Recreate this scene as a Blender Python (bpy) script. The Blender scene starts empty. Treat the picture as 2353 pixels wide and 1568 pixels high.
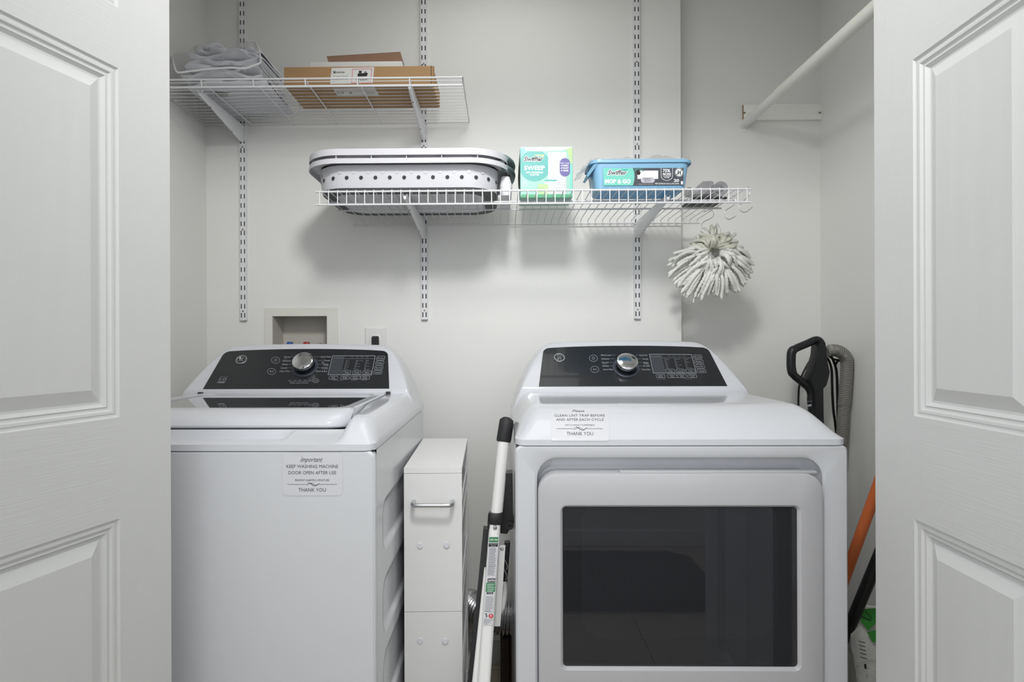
import bpy, bmesh, math, random
from mathutils import Vector, Matrix, noise
PI = math.pi
SC = bpy.context.scene
COL = SC.collection
random.seed(7)

# ------------------------------------------------------------------ camera
FOC, CX, CY = 1360.0, 1136.0, 785.0          # in pixels of the 2353 x 1568 frame
CAM = Vector((0, 0, 1.12))
ROT = Matrix.Rotation(math.radians(0.72), 3, 'Z') @ Matrix.Rotation(math.radians(90), 3, 'X') @ Matrix.Rotation(math.radians(-0.2), 3, 'Z')
cd = bpy.data.cameras.new('camera')
cam = bpy.data.objects.new('camera', cd)
COL.objects.link(cam)
cd.sensor_fit = 'HORIZONTAL'; cd.sensor_width = 36.0
cd.lens = 36.0 * FOC / 2353.0
cd.shift_x = (1176.5 - CX) / 2353.0
cd.shift_y = (CY - 784.0) / 2353.0
cd.clip_start = 0.02
cam.matrix_world = Matrix.Translation(CAM) @ ROT.to_4x4()
SC.camera = cam

# ------------------------------------------------------------------ world, lights, exposure
SC.view_settings.view_transform = 'Standard'
SC.view_settings.look = 'None'
SC.view_settings.gamma = 1.0
SC.view_settings.use_curve_mapping = False
SC.view_settings.exposure = -0.05
w = bpy.data.worlds.new('world'); SC.world = w; w.use_nodes = True
bg = w.node_tree.nodes['Background']
bg.inputs[0].default_value = (0.93, 0.96, 1.0, 1)
bg.inputs[1].default_value = 1.9

def area_light(name, loc, rot, size, power, colour, shape='DISK', size_y=None):
    l = bpy.data.lights.new(name, 'AREA'); l.shape = shape; l.size = size
    if size_y: l.size_y = size_y
    l.energy = power; l.color = colour
    o = bpy.data.objects.new(name, l); COL.objects.link(o)
    o.location = loc; o.rotation_euler = rot
    return o
area_light('ceiling_lamp_light', (0.10, 0.02, 2.355), (0, 0, 0), 0.26, 3.5, (1.0, 0.985, 0.96))
strobe = area_light('strobe', (0.03, 0.41, 2.16), (math.radians(63), 0, 0), 0.24, 7.6, (1.0, 0.99, 0.975))
strobe.data.spread = math.radians(122)
area_light('closet_fill_light', (0.0, 1.50, 2.40), (0, 0, 0), 0.8, 2.8, (1.0, 0.99, 0.97))  # added fill without a fixture, brightens the upper closet wall

# ------------------------------------------------------------------ pixel rays -> points on real surfaces
def ray(px, py):
    d = ROT @ Vector(((px - CX) / FOC, -(py - CY) / FOC, -1.0))
    return d
def PY(px, py, Y):
    d = ray(px, py); t = Y / d.y
    return CAM + d * t
def PX(px, py, X):
    d = ray(px, py); t = X / d.x
    return CAM + d * t
def PZ(px, py, Z):
    d = ray(px, py); t = (Z - CAM.z) / d.z
    return CAM + d * t
def plane_surf(p, n, off=0.0):
    p = Vector(p); n = Vector(n).normalized()
    def f(px, py, o=0.0):
        d = ray(px, py)
        t = (p - CAM).dot(n) / d.dot(n)
        return CAM + d * t + n * (off + o)
    return f
def ysurf(Y):
    def f(px, py, o=0.0):
        v = PY(px, py, Y); v.y -= o
        return v
    return f

# ------------------------------------------------------------------ materials
def srgb(c):
    r = []
    for v in c:
        v /= 255.0
        r.append(v / 12.92 if v <= 0.04045 else ((v + 0.055) / 1.055) ** 2.4)
    return (*r, 1)
MATS = {}
def mat(name, col, rough=0.5, metal=0.0, noise=None, bump=None, coat=0.0, trans=0.0, ior=1.45, spec=0.5, var=0.04, alpha=1.0, sss=0.0):
    """noise = (scale xyz) colour mottling; bump = (scale xyz, strength, distance)"""
    m = bpy.data.materials.new(name); m.use_nodes = True
    nt = m.node_tree; b = nt.nodes['Principled BSDF']
    c = srgb(col)
    b.inputs['Base Color'].default_value = c
    b.inputs['Roughness'].default_value = rough
    b.inputs['Metallic'].default_value = metal
    b.inputs['IOR'].default_value = ior
    b.inputs['Specular IOR Level'].default_value = spec
    b.inputs['Coat Weight'].default_value = coat
    b.inputs['Transmission Weight'].default_value = trans
    b.inputs['Alpha'].default_value = alpha
    tc = nt.nodes.new('ShaderNodeTexCoord')
    def nz(scale, detail=3.0, dist=0.0):
        mp = nt.nodes.new('ShaderNodeMapping'); mp.inputs['Scale'].default_value = scale
        n = nt.nodes.new('ShaderNodeTexNoise'); n.inputs['Scale'].default_value = 1.0; n.inputs['Detail'].default_value = detail
        n.inputs['Distortion'].default_value = dist
        nt.links.new(tc.outputs['Object'], mp.inputs['Vector']); nt.links.new(mp.outputs['Vector'], n.inputs['Vector'])
        return n
    n = nz(noise or (9, 9, 9))
    mx = nt.nodes.new('ShaderNodeMix'); mx.data_type = 'RGBA'
    k = 1 - var
    mx.inputs[6].default_value = (c[0] * k, c[1] * k, c[2] * k, 1)
    mx.inputs[7].default_value = (min(1, c[0] * (2 - k)), min(1, c[1] * (2 - k)), min(1, c[2] * (2 - k)), 1)
    nt.links.new(n.outputs['Fac'], mx.inputs[0]); nt.links.new(mx.outputs[2], b.inputs['Base Color'])
    if bump:
        nb = nz(bump[0], 2.5, bump[3] if len(bump) > 3 else 0.0)
        bp = nt.nodes.new('ShaderNodeBump'); bp.inputs['Strength'].default_value = bump[1]; bp.inputs['Distance'].default_value = bump[2]
        nt.links.new(nb.outputs['Fac'], bp.inputs['Height']); nt.links.new(bp.outputs['Normal'], b.inputs['Normal'])
    MATS[name] = m
    return m
mat('wall_paint', (232, 232, 229), 0.55, noise=(1.5, 1.5, 1.5), bump=((90, 90, 90), 0.12, 0.0006), var=0.015)
mat('ceiling_paint', (240, 240, 238), 0.8)
mat('grain_vertical', (204, 205, 204), 0.42, bump=((420, 420, 5), 0.2, 0.0010, 0.4), var=0.01)
mat('grain_horizontal', (204, 205, 204), 0.42, bump=((6, 6, 260), 0.26, 0.0012, 1.4), var=0.01)
mat('white_moulding', (206, 207, 206), 0.38, var=0.01)
mat('appliance_white', (206, 208, 212), 0.2, coat=0.1, var=0.008)
mat('appliance_plastic', (208, 210, 215), 0.13, coat=0.1, var=0.008)
mat('door_white', (186, 186, 189), 0.24, coat=0.1, var=0.008)
mat('console_black', (36, 38, 41), 0.24, coat=0.3, var=0.05)
mat('screen_grey', (66, 69, 74), 0.2)
mat('panel_print', (158, 162, 168), 0.5)
mat('panel_print_dim', (116, 120, 126), 0.5)
mat('chrome', (226, 227, 229), 0.07, 1.0)
mat('brushed', (196, 198, 200), 0.3, 1.0)
mat('knob_black', (16, 17, 20), 0.18)
mat('knob_ring', (92, 98, 108), 0.3, 0.6)
mat('seam_dark', (60, 61, 62), 0.7)
mat('sticker', (208, 209, 213), 0.35, var=0.01)
mat('ink_grey', (84, 84, 88), 0.6)
mat('ink_black', (34, 34, 36), 0.6)
mat('ink_white', (240, 242, 243), 0.55)
mat('ink_red', (196, 40, 50), 0.5)
mat('ink_pink', (214, 120, 130), 0.5)
mat('ink_green', (52, 128, 78), 0.5)
mat('ink_pale_green', (198, 222, 130), 0.5)
mat('drum', (150, 150, 152), 0.28, 1.0)
mat('tub_plastic', (120, 122, 126), 0.4)
mat('door_inner', (120, 122, 128), 0.4)
mat('wire_white', (220, 221, 223), 0.32, var=0.01)
mat('steel_white', (226, 227, 229), 0.35, var=0.01)
mat('slot_shade', (34, 33, 32), 0.8)
mat('screw', (150, 140, 118), 0.45, 0.7)
mat('cardboard', (166, 132, 92), 0.75, noise=(4, 60, 60), var=0.06)
mat('cardboard_dark', (134, 104, 84), 0.8, noise=(4, 60, 60), var=0.06)
mat('paper', (214, 214, 210), 0.7)
mat('cream_paper', (232, 226, 196), 0.7)
mat('yellow', (214, 190, 30), 0.6)
mat('linen', (206, 208, 214), 0.9, bump=((60, 60, 60), 0.5, 0.004, 1.0), noise=(20, 20, 20), var=0.05)
mat('bag_piping', (236, 237, 238), 0.35)
mat('basket_white', (208, 208, 213), 0.3, var=0.01)
mat('basket_grey', (80, 80, 82), 0.55)
mat('basket_grip', (118, 136, 136), 0.5)
mat('basket_base', (222, 222, 226), 0.4)
mat('carton_mint', (148, 204, 186), 0.4, noise=(9, 9, 14), var=0.10)
mat('teal', (70, 168, 162), 0.4)
mat('mint', (118, 204, 188), 0.4)
mat('lime', (172, 208, 142), 0.4)
mat('leaf_green', (62, 160, 112), 0.4)
mat('purple', (94, 86, 152), 0.4)
mat('carton_white', (200, 203, 205), 0.35)
mat('emboss', (188, 190, 197), 0.4)
mat('carton_inner', (90, 92, 88), 0.7)
mat('tub_blue', (138, 186, 216), 0.32, var=0.02)
mat('tub_blue_dark', (96, 170, 218), 0.35, var=0.04, noise=(30, 30, 30))
mat('label_charcoal', (72, 74, 82), 0.4)
mat('dark_plastic', (44, 44, 46), 0.4)
mat('mop_yarn', (240, 240, 234), 0.95, bump=((700, 700, 700), 0.9, 0.002), noise=(40, 40, 40), var=0.05)
mat('mop_old', (222, 222, 206), 0.95, bump=((700, 700, 700), 0.9, 0.002))
mat('clear_ring', (228, 232, 234), 0.15, trans=0.5)
mat('vac_black', (30, 31, 33), 0.38, var=0.05)
mat('cord_black', (14, 14, 15), 0.3)
mat('hose_grey', (148, 146, 140), 0.35, var=0.05)
mat('hose_coil', (84, 84, 80), 0.35)
mat('foil', (200, 200, 203), 0.24, 1.0, bump=((160, 160, 160), 0.25, 0.0008))
mat('ladder_white', (234, 234, 232), 0.32)
mat('rubber', (40, 40, 42), 0.6)
mat('black_rail', (26, 26, 28), 0.45)
mat('laminate', (232, 232, 231), 0.35, bump=((90, 90, 90), 0.1, 0.0004), var=0.01)
mat('cap_white', (224, 223, 230), 0.4)
mat('broom_wood', (222, 118, 66), 0.4, noise=(60, 60, 5), var=0.25)
mat('black_pole', (22, 23, 24), 0.4)
mat('bag_green', (64, 150, 62), 0.35)
mat('bag_white', (214, 214, 210), 0.35, bump=((40, 40, 40), 0.6, 0.01))
mat('bag_grey', (120, 120, 116), 0.4, bump=((50, 50, 50), 0.6, 0.01))
mat('trim_white', (228, 228, 226), 0.4, var=0.01)
mat('board_white', (246, 246, 240), 0.35, var=0.01)
mat('cream_paint', (224, 224, 216), 0.5, bump=((60, 60, 60), 0.2, 0.002), var=0.015)
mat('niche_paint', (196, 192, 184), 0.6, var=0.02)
mat('raw_wood', (150, 124, 98), 0.8)
mat('tile', (186, 176, 160), 0.35, noise=(5, 5, 5), var=0.12)
mat('grout', (110, 104, 96), 0.9)
mat('blue_valve', (46, 92, 168), 0.4)
mat('red_valve', (168, 44, 44), 0.4)
mat('mat_rubber', (26, 26, 27), 0.6)
mat('dark_wood', (74, 62, 54), 0.6, noise=(6, 6, 60), var=0.2)
mat('lamp_white', (240, 240, 238), 0.4)
def film(name, tint, fac, rough=0.12):
    m = bpy.data.materials.new(name); m.use_nodes = True
    nt = m.node_tree; b = nt.nodes['Principled BSDF']; out = nt.nodes['Material Output']
    b.inputs['Base Color'].default_value = srgb(tint); b.inputs['Roughness'].default_value = rough
    t = nt.nodes.new('ShaderNodeBsdfTransparent'); mx = nt.nodes.new('ShaderNodeMixShader')
    n = nt.nodes.new('ShaderNodeTexNoise'); n.inputs['Scale'].default_value = 16
    tc = nt.nodes.new('ShaderNodeTexCoord'); nt.links.new(tc.outputs['Object'], n.inputs['Vector'])
    mr = nt.nodes.new('ShaderNodeMapRange'); mr.inputs[3].default_value = fac * 0.6; mr.inputs[4].default_value = fac * 1.4
    nt.links.new(n.outputs['Fac'], mr.inputs[0]); nt.links.new(mr.outputs[0], mx.inputs[0])
    nt.links.new(t.outputs[0], mx.inputs[1]); nt.links.new(b.outputs[0], mx.inputs[2])
    nt.links.new(mx.outputs[0], out.inputs['Surface'])
    MATS[name] = m
film('clear_film', (235, 236, 238), 0.15, 0.2)
film('smoke_plastic', (140, 138, 146), 0.5, 0.1)
film('wrap_film', (240, 242, 244), 0.45, 0.15)
def smoked_glass():
    m = bpy.data.materials.new('smoked_glass'); m.use_nodes = True
    nt = m.node_tree; b = nt.nodes['Principled BSDF']; out = nt.nodes['Material Output']
    nt.nodes.remove(b)
    t = nt.nodes.new('ShaderNodeBsdfTransparent'); t.inputs[0].default_value = (0.5, 0.5, 0.52, 1)
    g = nt.nodes.new('ShaderNodeBsdfGlossy'); g.inputs['Roughness'].default_value = 0.01; g.inputs[0].default_value = (0.9, 0.92, 1, 1)
    f = nt.nodes.new('ShaderNodeFresnel'); f.inputs[0].default_value = 1.5
    mx = nt.nodes.new('ShaderNodeMixShader')
    dd = nt.nodes.new('ShaderNodeBsdfDiffuse'); dd.inputs[0].default_value = (0.062, 0.064, 0.070, 1)
    m1 = nt.nodes.new('ShaderNodeMixShader'); m1.inputs[0].default_value = 0.30
    nt.links.new(t.outputs[0], m1.inputs[1]); nt.links.new(dd.outputs[0], m1.inputs[2])
    nt.links.new(f.outputs[0], mx.inputs[0]); nt.links.new(m1.outputs[0], mx.inputs[1]); nt.links.new(g.outputs[0], mx.inputs[2])
    nt.links.new(mx.outputs[0], out.inputs['Surface'])
    MATS['smoked_glass'] = m
smoked_glass()
mat('lid_glass', (58, 60, 63), 0.04, coat=1.0, spec=0.9, ior=1.7, var=0.01)
def panel_grain():
    """moulded cathedral wood grain for the raised door panels"""
    m = mat('grain_panel', (204, 205, 204), 0.42, var=0.01)
    nt = m.node_tree; b = nt.nodes['Principled BSDF']
    tc = nt.nodes.new('ShaderNodeTexCoord')
    mp = nt.nodes.new('ShaderNodeMapping'); mp.inputs['Scale'].default_value = (1, 1, 0.16)
    wv = nt.nodes.new('ShaderNodeTexWave'); wv.wave_type = 'BANDS'; wv.bands_direction = 'Y'
    wv.inputs['Scale'].default_value = 7; wv.inputs['Distortion'].default_value = 9; wv.inputs['Detail'].default_value = 3
    wv.inputs['Detail Scale'].default_value = 1.1
    nz = nt.nodes.new('ShaderNodeTexNoise'); nz.inputs['Scale'].default_value = 1
    m2 = nt.nodes.new('ShaderNodeMapping'); m2.inputs['Scale'].default_value = (300, 300, 9)
    ad = nt.nodes.new('ShaderNodeMath'); ad.operation = 'MULTIPLY_ADD'; ad.inputs[1].default_value = 0.5
    bp = nt.nodes.new('ShaderNodeBump'); bp.inputs['Strength'].default_value = 0.22; bp.inputs['Distance'].default_value = 0.0012
    L = nt.links.new
    L(tc.outputs['Object'], mp.inputs[0]); L(mp.outputs[0], wv.inputs[0]); L(tc.outputs['Object'], m2.inputs[0]); L(m2.outputs[0], nz.inputs[0])
    L(nz.outputs['Fac'], ad.inputs[0]); L(wv.outputs['Fac'], ad.inputs[2]); L(ad.outputs[0], bp.inputs['Height']); L(bp.outputs[0], b.inputs['Normal'])
panel_grain()

# ------------------------------------------------------------------ mesh helper
def frame_for(t):
    t = t.normalized()
    a = Vector((0, 0, 1)) if abs(t.z) < 0.9 else Vector((1, 0, 0))
    u = t.cross(a).normalized()
    return u, t.cross(u).normalized()
class MB:
    def __init__(s): s.bm = bmesh.new()
    def v(s, p): return s.bm.verts.new(p)
    def face(s, vs):
        try: return s.bm.faces.new(vs)
        except ValueError: return None
    def poly(s, pts): return s.face([s.v(p) for p in pts])
    def box(s, x0, x1, y0, y1, z0, z1, bev=0.0, seg=2):
        r = bmesh.ops.create_cube(s.bm, size=1.0)
        vs = r['verts']
        for q in vs:
            q.co = Vector((x0 + (q.co.x + .5) * (x1 - x0), y0 + (q.co.y + .5) * (y1 - y0), z0 + (q.co.z + .5) * (z1 - z0)))
        if bev > 0:
            es = list({e for q in vs for e in q.link_edges})
            bmesh.ops.bevel(s.bm, geom=es, offset=bev, segments=seg, affect='EDGES', profile=0.5)
        return s
    def obox(s, c, ax, ay, az, hx, hy, hz):
        c = Vector(c); P = {}
        for i in (-1, 1):
            for j in (-1, 1):
                for k in (-1, 1): P[i, j, k] = s.v(c + ax * hx * i + ay * hy * j + az * hz * k)
        for a in (-1, 1):
            s.face([P[a, -1, -1], P[a, 1, -1], P[a, 1, 1], P[a, -1, 1]])
            s.face([P[-1, a, -1], P[1, a, -1], P[1, a, 1], P[-1, a, 1]])
            s.face([P[-1, -1, a], P[1, -1, a], P[1, 1, a], P[-1, 1, a]])
        return s
    def loft(s, loops, closed=True, cap0=False, cap1=False):
        L = [[s.v(p) for p in lp] for lp in loops]
        n = len(L[0])
        for a, b in zip(L, L[1:]):
            for i in range(n if closed else n - 1):
                j = (i + 1) % n
                s.face([a[i], a[j], b[j], b[i]])
        if cap0: s.face(L[0][::-1])
        if cap1: s.face(L[-1])
        return s
    def tube(s, pts, r, seg=8, cap=True, closed=False):
        pts = [Vector(p) for p in pts]; n = len(pts)
        rs = r if isinstance(r, (list, tuple)) else [r] * n
        tang = []
        for i in range(n):
            if closed: t = pts[(i + 1) % n] - pts[i - 1]
            else: t = pts[min(i + 1, n - 1)] - pts[max(i - 1, 0)]
            if t.length < 1e-9: t = Vector((0, 0, 1))
            tang.append(t.normalized())
        u, v = frame_for(tang[0]); loops = []
        for i in range(n):
            t = tang[i]
            u = (u - t * u.dot(t))
            if u.length < 1e-6: u, _ = frame_for(t)
            u.normalize(); v = t.cross(u)
            loops.append([pts[i] + (u * math.cos(2 * PI * k / seg) + v * math.sin(2 * PI * k / seg)) * rs[i] for k in range(seg)])
        if closed: loops.append(loops[0])
        return s.loft(loops, True, cap and not closed, cap and not closed)
    def cyl(s, a, b, r, seg=16, r2=None):
        return s.tube([a, b], [r, r if r2 is None else r2], seg)
    def rings(s, c, axis, prof, seg=32):
        """lathe: prof = [(radius, distance along axis)]"""
        c = Vector(c); axis = Vector(axis).normalized(); u, v = frame_for(axis)
        loops = [[c + axis * h + (u * math.cos(2 * PI * k / seg) + v * math.sin(2 * PI * k / seg)) * r for k in range(seg)] for r, h in prof]
        return s.loft(loops, True, prof[0][0] > 1e-5, prof[-1][0] > 1e-5)
    def grid(s, fn, us, vs):
        G = [[s.v(fn(a, b)) for b in vs] for a in us]
        for i in range(len(us) - 1):
            for j in range(len(vs) - 1): s.face([G[i][j], G[i + 1][j], G[i + 1][j + 1], G[i][j + 1]])
        return G
    def prism(s, pts, off):
        """solid between the polygon pts and the same polygon moved by off"""
        off = Vector(off); pts = [Vector(p) for p in pts]
        return s.loft([pts, [p + off for p in pts]], True, True, True)
    # --- flat print laid on a surface (coordinates measured on the photograph, geometry on the object's own surface)
    def pp(s, pts, surf, o=0.0): return s.poly([surf(x, y, o) for x, y in pts])
    def line(s, pts, w, surf, o=0.0, closed=False):
        n = len(pts)
        for i in range(n if closed else n - 1):
            (x0, y0), (x1, y1) = pts[i], pts[(i + 1) % n]
            dx, dy = x1 - x0, y1 - y0; l = math.hypot(dx, dy) or 1
            ex, ey = dx / l * w * .3, dy / l * w * .3
            nx, ny = -dy / l * w / 2, dx / l * w / 2
            s.pp([(x0 - ex + nx, y0 - ey + ny), (x1 + ex + nx, y1 + ey + ny), (x1 + ex - nx, y1 + ey - ny), (x0 - ex - nx, y0 - ey - ny)], surf, o)
    def ell(s, cx, cy, rx, ry, surf, o=0.0, n=24, w=None):
        P = [(cx + rx * math.cos(2 * PI * i / n), cy + ry * math.sin(2 * PI * i / n)) for i in range(n)]
        if w: s.line(P, w, surf, o, True)
        else: s.pp(P, surf, o)
    def text(s, string, cx, cy, wid, hei, surf, o=0.0, shear=0.0, bold=0.0, skew=0.0):
        """string centred on (cx, cy), wid x hei (cap height) in photograph pixels"""
        vs, fs, (x0, x1, y0, y1) = glyphs(string, bold)
        cap = 0.70
        L = []
        for (x, y) in vs:
            a = (x - (x0 + x1) / 2) / max(x1 - x0, 1e-6) * wid
            b = (y - cap / 2) / cap * hei
            L.append(s.v(surf(cx + a + shear * b, cy - b + skew * a, o)))
        for f in fs: s.face([L[i] for i in f])
        return s
    def build(s, name, m, parent=None, smooth=None, **props):
        bmesh.ops.remove_doubles(s.bm, verts=s.bm.verts, dist=1e-6)
        bmesh.ops.recalc_face_normals(s.bm, faces=s.bm.faces)
        me = bpy.data.meshes.new(name); s.bm.to_mesh(me); s.bm.free()
        if smooth is not None:
            me.shade_smooth(); me.set_sharp_from_angle(angle=math.radians(smooth))
        me.materials.append(MATS[m])
        o = bpy.data.objects.new(name, me); COL.objects.link(o)
        if parent: attach(o, parent)
        if 'lettering' in name: o['kind'] = 'stuff'
        for k, v in props.items(): o[k] = v
        return o
def _each(s, name, m, parent=None, smooth=None, **props):
    """one object per loose piece of the mesh"""
    left = set(s.bm.faces); out = []
    while left:
        st = [left.pop()]; isl = [st[0]]
        while st:
            f = st.pop()
            for v in f.verts:
                for g in v.link_faces:
                    if g in left: left.remove(g); st.append(g); isl.append(g)
        q = MB(); mp = {}
        for f in isl: q.face([mp.setdefault(v, None) or mp.__setitem__(v, q.v(v.co)) or mp[v] for v in f.verts])
        out.append(q.build(name, m, parent, smooth, **props))
    s.bm.free(); return out
MB.each = _each
GL = {}
def glyphs(string, bold):
    key = (string, bold)
    if key not in GL:
        cu = bpy.data.curves.new('t', 'FONT'); cu.body = string; cu.size = 1.0; cu.resolution_u = 2; cu.offset = bold
        ob = bpy.data.objects.new('t', cu); COL.objects.link(ob)
        dg = bpy.context.evaluated_depsgraph_get()
        me = bpy.data.meshes.new_from_object(ob.evaluated_get(dg))
        vs = [(q.co.x, q.co.y) for q in me.vertices]; fs = [tuple(p.vertices) for p in me.polygons]
        bpy.data.objects.remove(ob); bpy.data.curves.remove(cu); bpy.data.meshes.remove(me)
        xs = [q[0] for q in vs] or [0, 1]; ys = [q[1] for q in vs] or [0, 1]
        GL[key] = (vs, fs, (min(xs), max(xs), min(ys), max(ys)))
    return GL[key]
WM = {}
def attach(o, parent):
    o.parent = parent
    o.matrix_parent_inverse = Matrix.Translation(-WM[parent]) if parent in WM else Matrix.Identity(4)
def thing(name, loc, label=None, cat=None, group=None, kind=None):
    o = bpy.data.objects.new(name, None); COL.objects.link(o)
    o.empty_display_size = 0.05; o.location = loc; WM[o] = Vector(loc)
    if label: o['label'] = label
    if cat: o['category'] = cat
    if group: o['group'] = group
    if kind: o['kind'] = kind
    return o
def tag(o, label, cat, group=None):
    o['label'] = label; o['category'] = cat
    if group: o['group'] = group
    return o
def dup(o, loc, label, cat=None):
    r = o.copy(); COL.objects.link(r); r.location = loc; r['label'] = label
    for c in list(o.children):
        k = c.copy(); COL.objects.link(k); k.parent = r; k.matrix_parent_inverse = c.matrix_parent_inverse.copy()
        for g in c.children:
            q = g.copy(); COL.objects.link(q); q.parent = k; q.matrix_parent_inverse = g.matrix_parent_inverse.copy()
    return r
def rr(x0, x1, y0, y1, r, n=6):
    """rounded rectangle loop in 2D"""
    P = []
    for cx, cy, a in ((x1 - r, y1 - r, 0), (x0 + r, y1 - r, 90), (x0 + r, y0 + r, 180), (x1 - r, y0 + r, 270)):
        for i in range(n + 1):
            t = math.radians(a + 90 * i / n)
            P.append((cx + r * math.cos(t), cy + r * math.sin(t)))
    return P
def XZ(loop, Y): return [(x, Y, z) for x, z in loop]
def XY(loop, Z): return [(x, y, Z) for x, y in loop]
def lin(a, b, n): return [a + (b - a) * i / n for i in range(n + 1)]
def curve(pts, n=6):
    """Catmull-Rom through pts"""
    pts = [Vector(p) for p in pts]; out = []
    for i in range(len(pts) - 1):
        p0, p1, p2, p3 = pts[max(i - 1, 0)], pts[i], pts[i + 1], pts[min(i + 2, len(pts) - 1)]
        for k in range(n):
            t = k / n
            out.append(0.5 * ((2 * p1) + (p2 - p0) * t + (2 * p0 - 5 * p1 + 4 * p2 - p3) * t * t + (3 * p1 - p0 - 3 * p2 + p3) * t ** 3))
    out.append(pts[-1]); return out

# ================================================================== the setting
WY, RY = 2.07, 2.155                          # proud back wall, recessed back wall
XL = PY(475, 600, WY).x; XR = PY(1885, 500, RY).x; XS = PY(1565, 500, WY).x
ZC = 2.42
def struct(name, m, mt, smooth=None, parent=None):
    o = m.build(name, mt, parent, smooth)
    if not parent: o['kind'] = 'structure'
    return o
# laundry box niche is a real hole in the back wall
nb = [PY(627, 727, WY), PY(752, 727, WY)]
NX0, NX1, NZ1, NZ0 = nb[0].x, nb[1].x, nb[0].z, nb[0].z - 0.17
m = MB()
m.box(XL - .1, NX0, WY, WY + .16, 0, ZC); m.box(NX1, XS, WY, WY + .16, 0, ZC)
m.box(NX0, NX1, WY, WY + .16, NZ1, ZC); m.box(NX0, NX1, WY, WY + .16, 0, NZ0)
m.box(NX0, NX1, WY + .10, WY + .16, NZ0, NZ1)
m.box(XS, XR + .1, RY, RY + .1, 0, ZC)
struct('wall_back', m, 'wall_paint')
m = MB(); m.box(XL - .1, XL, 1.10, WY, 0, ZC); struct('wall_left', m, 'wall_paint')
m = MB(); m.box(XR, XR + .1, 1.10, RY, 0, ZC); struct('wall_right', m, 'wall_paint')
JL, JR, HZ = -0.85, 0.745, 2.05
m = MB(); m.box(-2.2, JL, 1.0, 1.10, 0, ZC); m.box(JR, 1.42, 1.0, 1.10, 0, ZC); m.box(JL, JR, 1.0, 1.10, HZ, ZC)
struct('wall_front', m, 'wall_paint')
m = MB(); m.box(-2.2, 1.42, -0.9, -0.8, 0, 1.06); struct('wall_hall', m, 'wall_paint')
m = MB(); m.box(-2.2, 1.44, -0.92, -0.78, 1.06, 1.09, .004); struct('trim_4', m, 'trim_white')
m = MB(); m.box(1.32, 1.42, -0.8, 1.0, 0, ZC); struct('wall_side', m, 'wall_paint')
m = MB(); m.box(-2.2, 1.5, -0.9, RY + .1, ZC, ZC + .05); struct('ceiling', m, 'ceiling_paint')
m = MB(); m.box(-2.2, 1.5, -0.9, RY + .1, -0.05, -0.004); floor = struct('floor', m, 'grout')
TS = 0.40; tm = None
for i in range(-6, 4):
    for j in range(-3, 6):
        x0, y0 = i * TS + .13, j * TS + .02
        x1, y1 = min(x0 + TS, 1.31) - .004, min(y0 + TS, RY) - .004
        x0 = max(x0, -2.15); y0 = max(y0, -.79)
        if x1 - x0 < .02 or y1 - y0 < .02: continue
        full = x1 - x0 > TS - .006 and y1 - y0 > TS - .006
        if full and tm:
            t = bpy.data.objects.new('tile', tm); COL.objects.link(t); t.parent = floor; t.location = (x0, y0, 0)
        elif full:
            q = MB(); q.box(0, TS - .004, 0, TS - .004, -.006, 0, .0012, 1)
            t = q.build('tile', 'tile', floor); tm = t.data; t.location = (x0, y0, 0)
        else:
            q = MB(); q.box(x0, x1, y0, y1, -.006, 0); q.build('tile', 'tile', floor)
def baseboard(name, p, q, n):
    """p->q along the wall foot, n = direction into the room"""
    p, q, n = Vector(p), Vector(q), Vector(n)
    prof = [(0, 0), (.013, 0), (.013, .06), (.010, .068), (.010, .078), (.004, .088), (0, .09)]
    m = MB(); m.loft([[p + n * a + Vector((0, 0, b)) for a, b in prof], [q + n * a + Vector((0, 0, b)) for a, b in prof]], True, True, True)
    struct(name, m, 'trim_white', 30)
baseboard('baseboard_back', (XL, WY, 0), (XS, WY, 0), (0, -1, 0))
baseboard('baseboard_right', (XR, 1.12, 0), (XR, RY, 0), (-1, 0, 0))
baseboard('baseboard_recess', (XS, RY, 0), (XR, RY, 0), (0, -1, 0))
baseboard('baseboard_hall', (-2.1, -.8, 0), (1.32, -.8, 0), (0, 1, 0))
baseboard('baseboard_side', (1.32, -.8, 0), (1.32, 1.0, 0), (-1, 0, 0))
m = MB(); m.box(JL, JR, 1.02, 1.06, HZ - .018, HZ, .002); struct('trim_1', m, 'brushed')   # bifold track
# painted flange around the laundry niche
fr = [PY(608, 708, WY - .004), PY(776, 708, WY - .004)]
m = MB()
fx0, fx1, fz1, fz0 = fr[0].x, fr[1].x, fr[0].z, NZ0 - .03
lo = rr(fx0, fx1, fz0, fz1, .004, 3)
li = rr(NX0, NX1, NZ0, NZ1, .001, 3)
jit = [(x + random.uniform(-.001, .001), z + random.uniform(-.001, .001)) for x, z in lo]
m.loft([XZ(jit, WY), XZ(lo, WY - .005), XZ(li, WY - .005), XZ(li, WY + .02)])
struct('trim_2', m, 'cream_paint', 30)
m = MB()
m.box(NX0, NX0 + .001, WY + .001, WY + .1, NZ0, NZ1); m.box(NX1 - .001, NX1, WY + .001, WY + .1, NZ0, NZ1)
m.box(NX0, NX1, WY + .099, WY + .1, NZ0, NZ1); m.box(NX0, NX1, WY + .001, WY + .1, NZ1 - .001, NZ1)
struct('trim_3', m, 'niche_paint')

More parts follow.
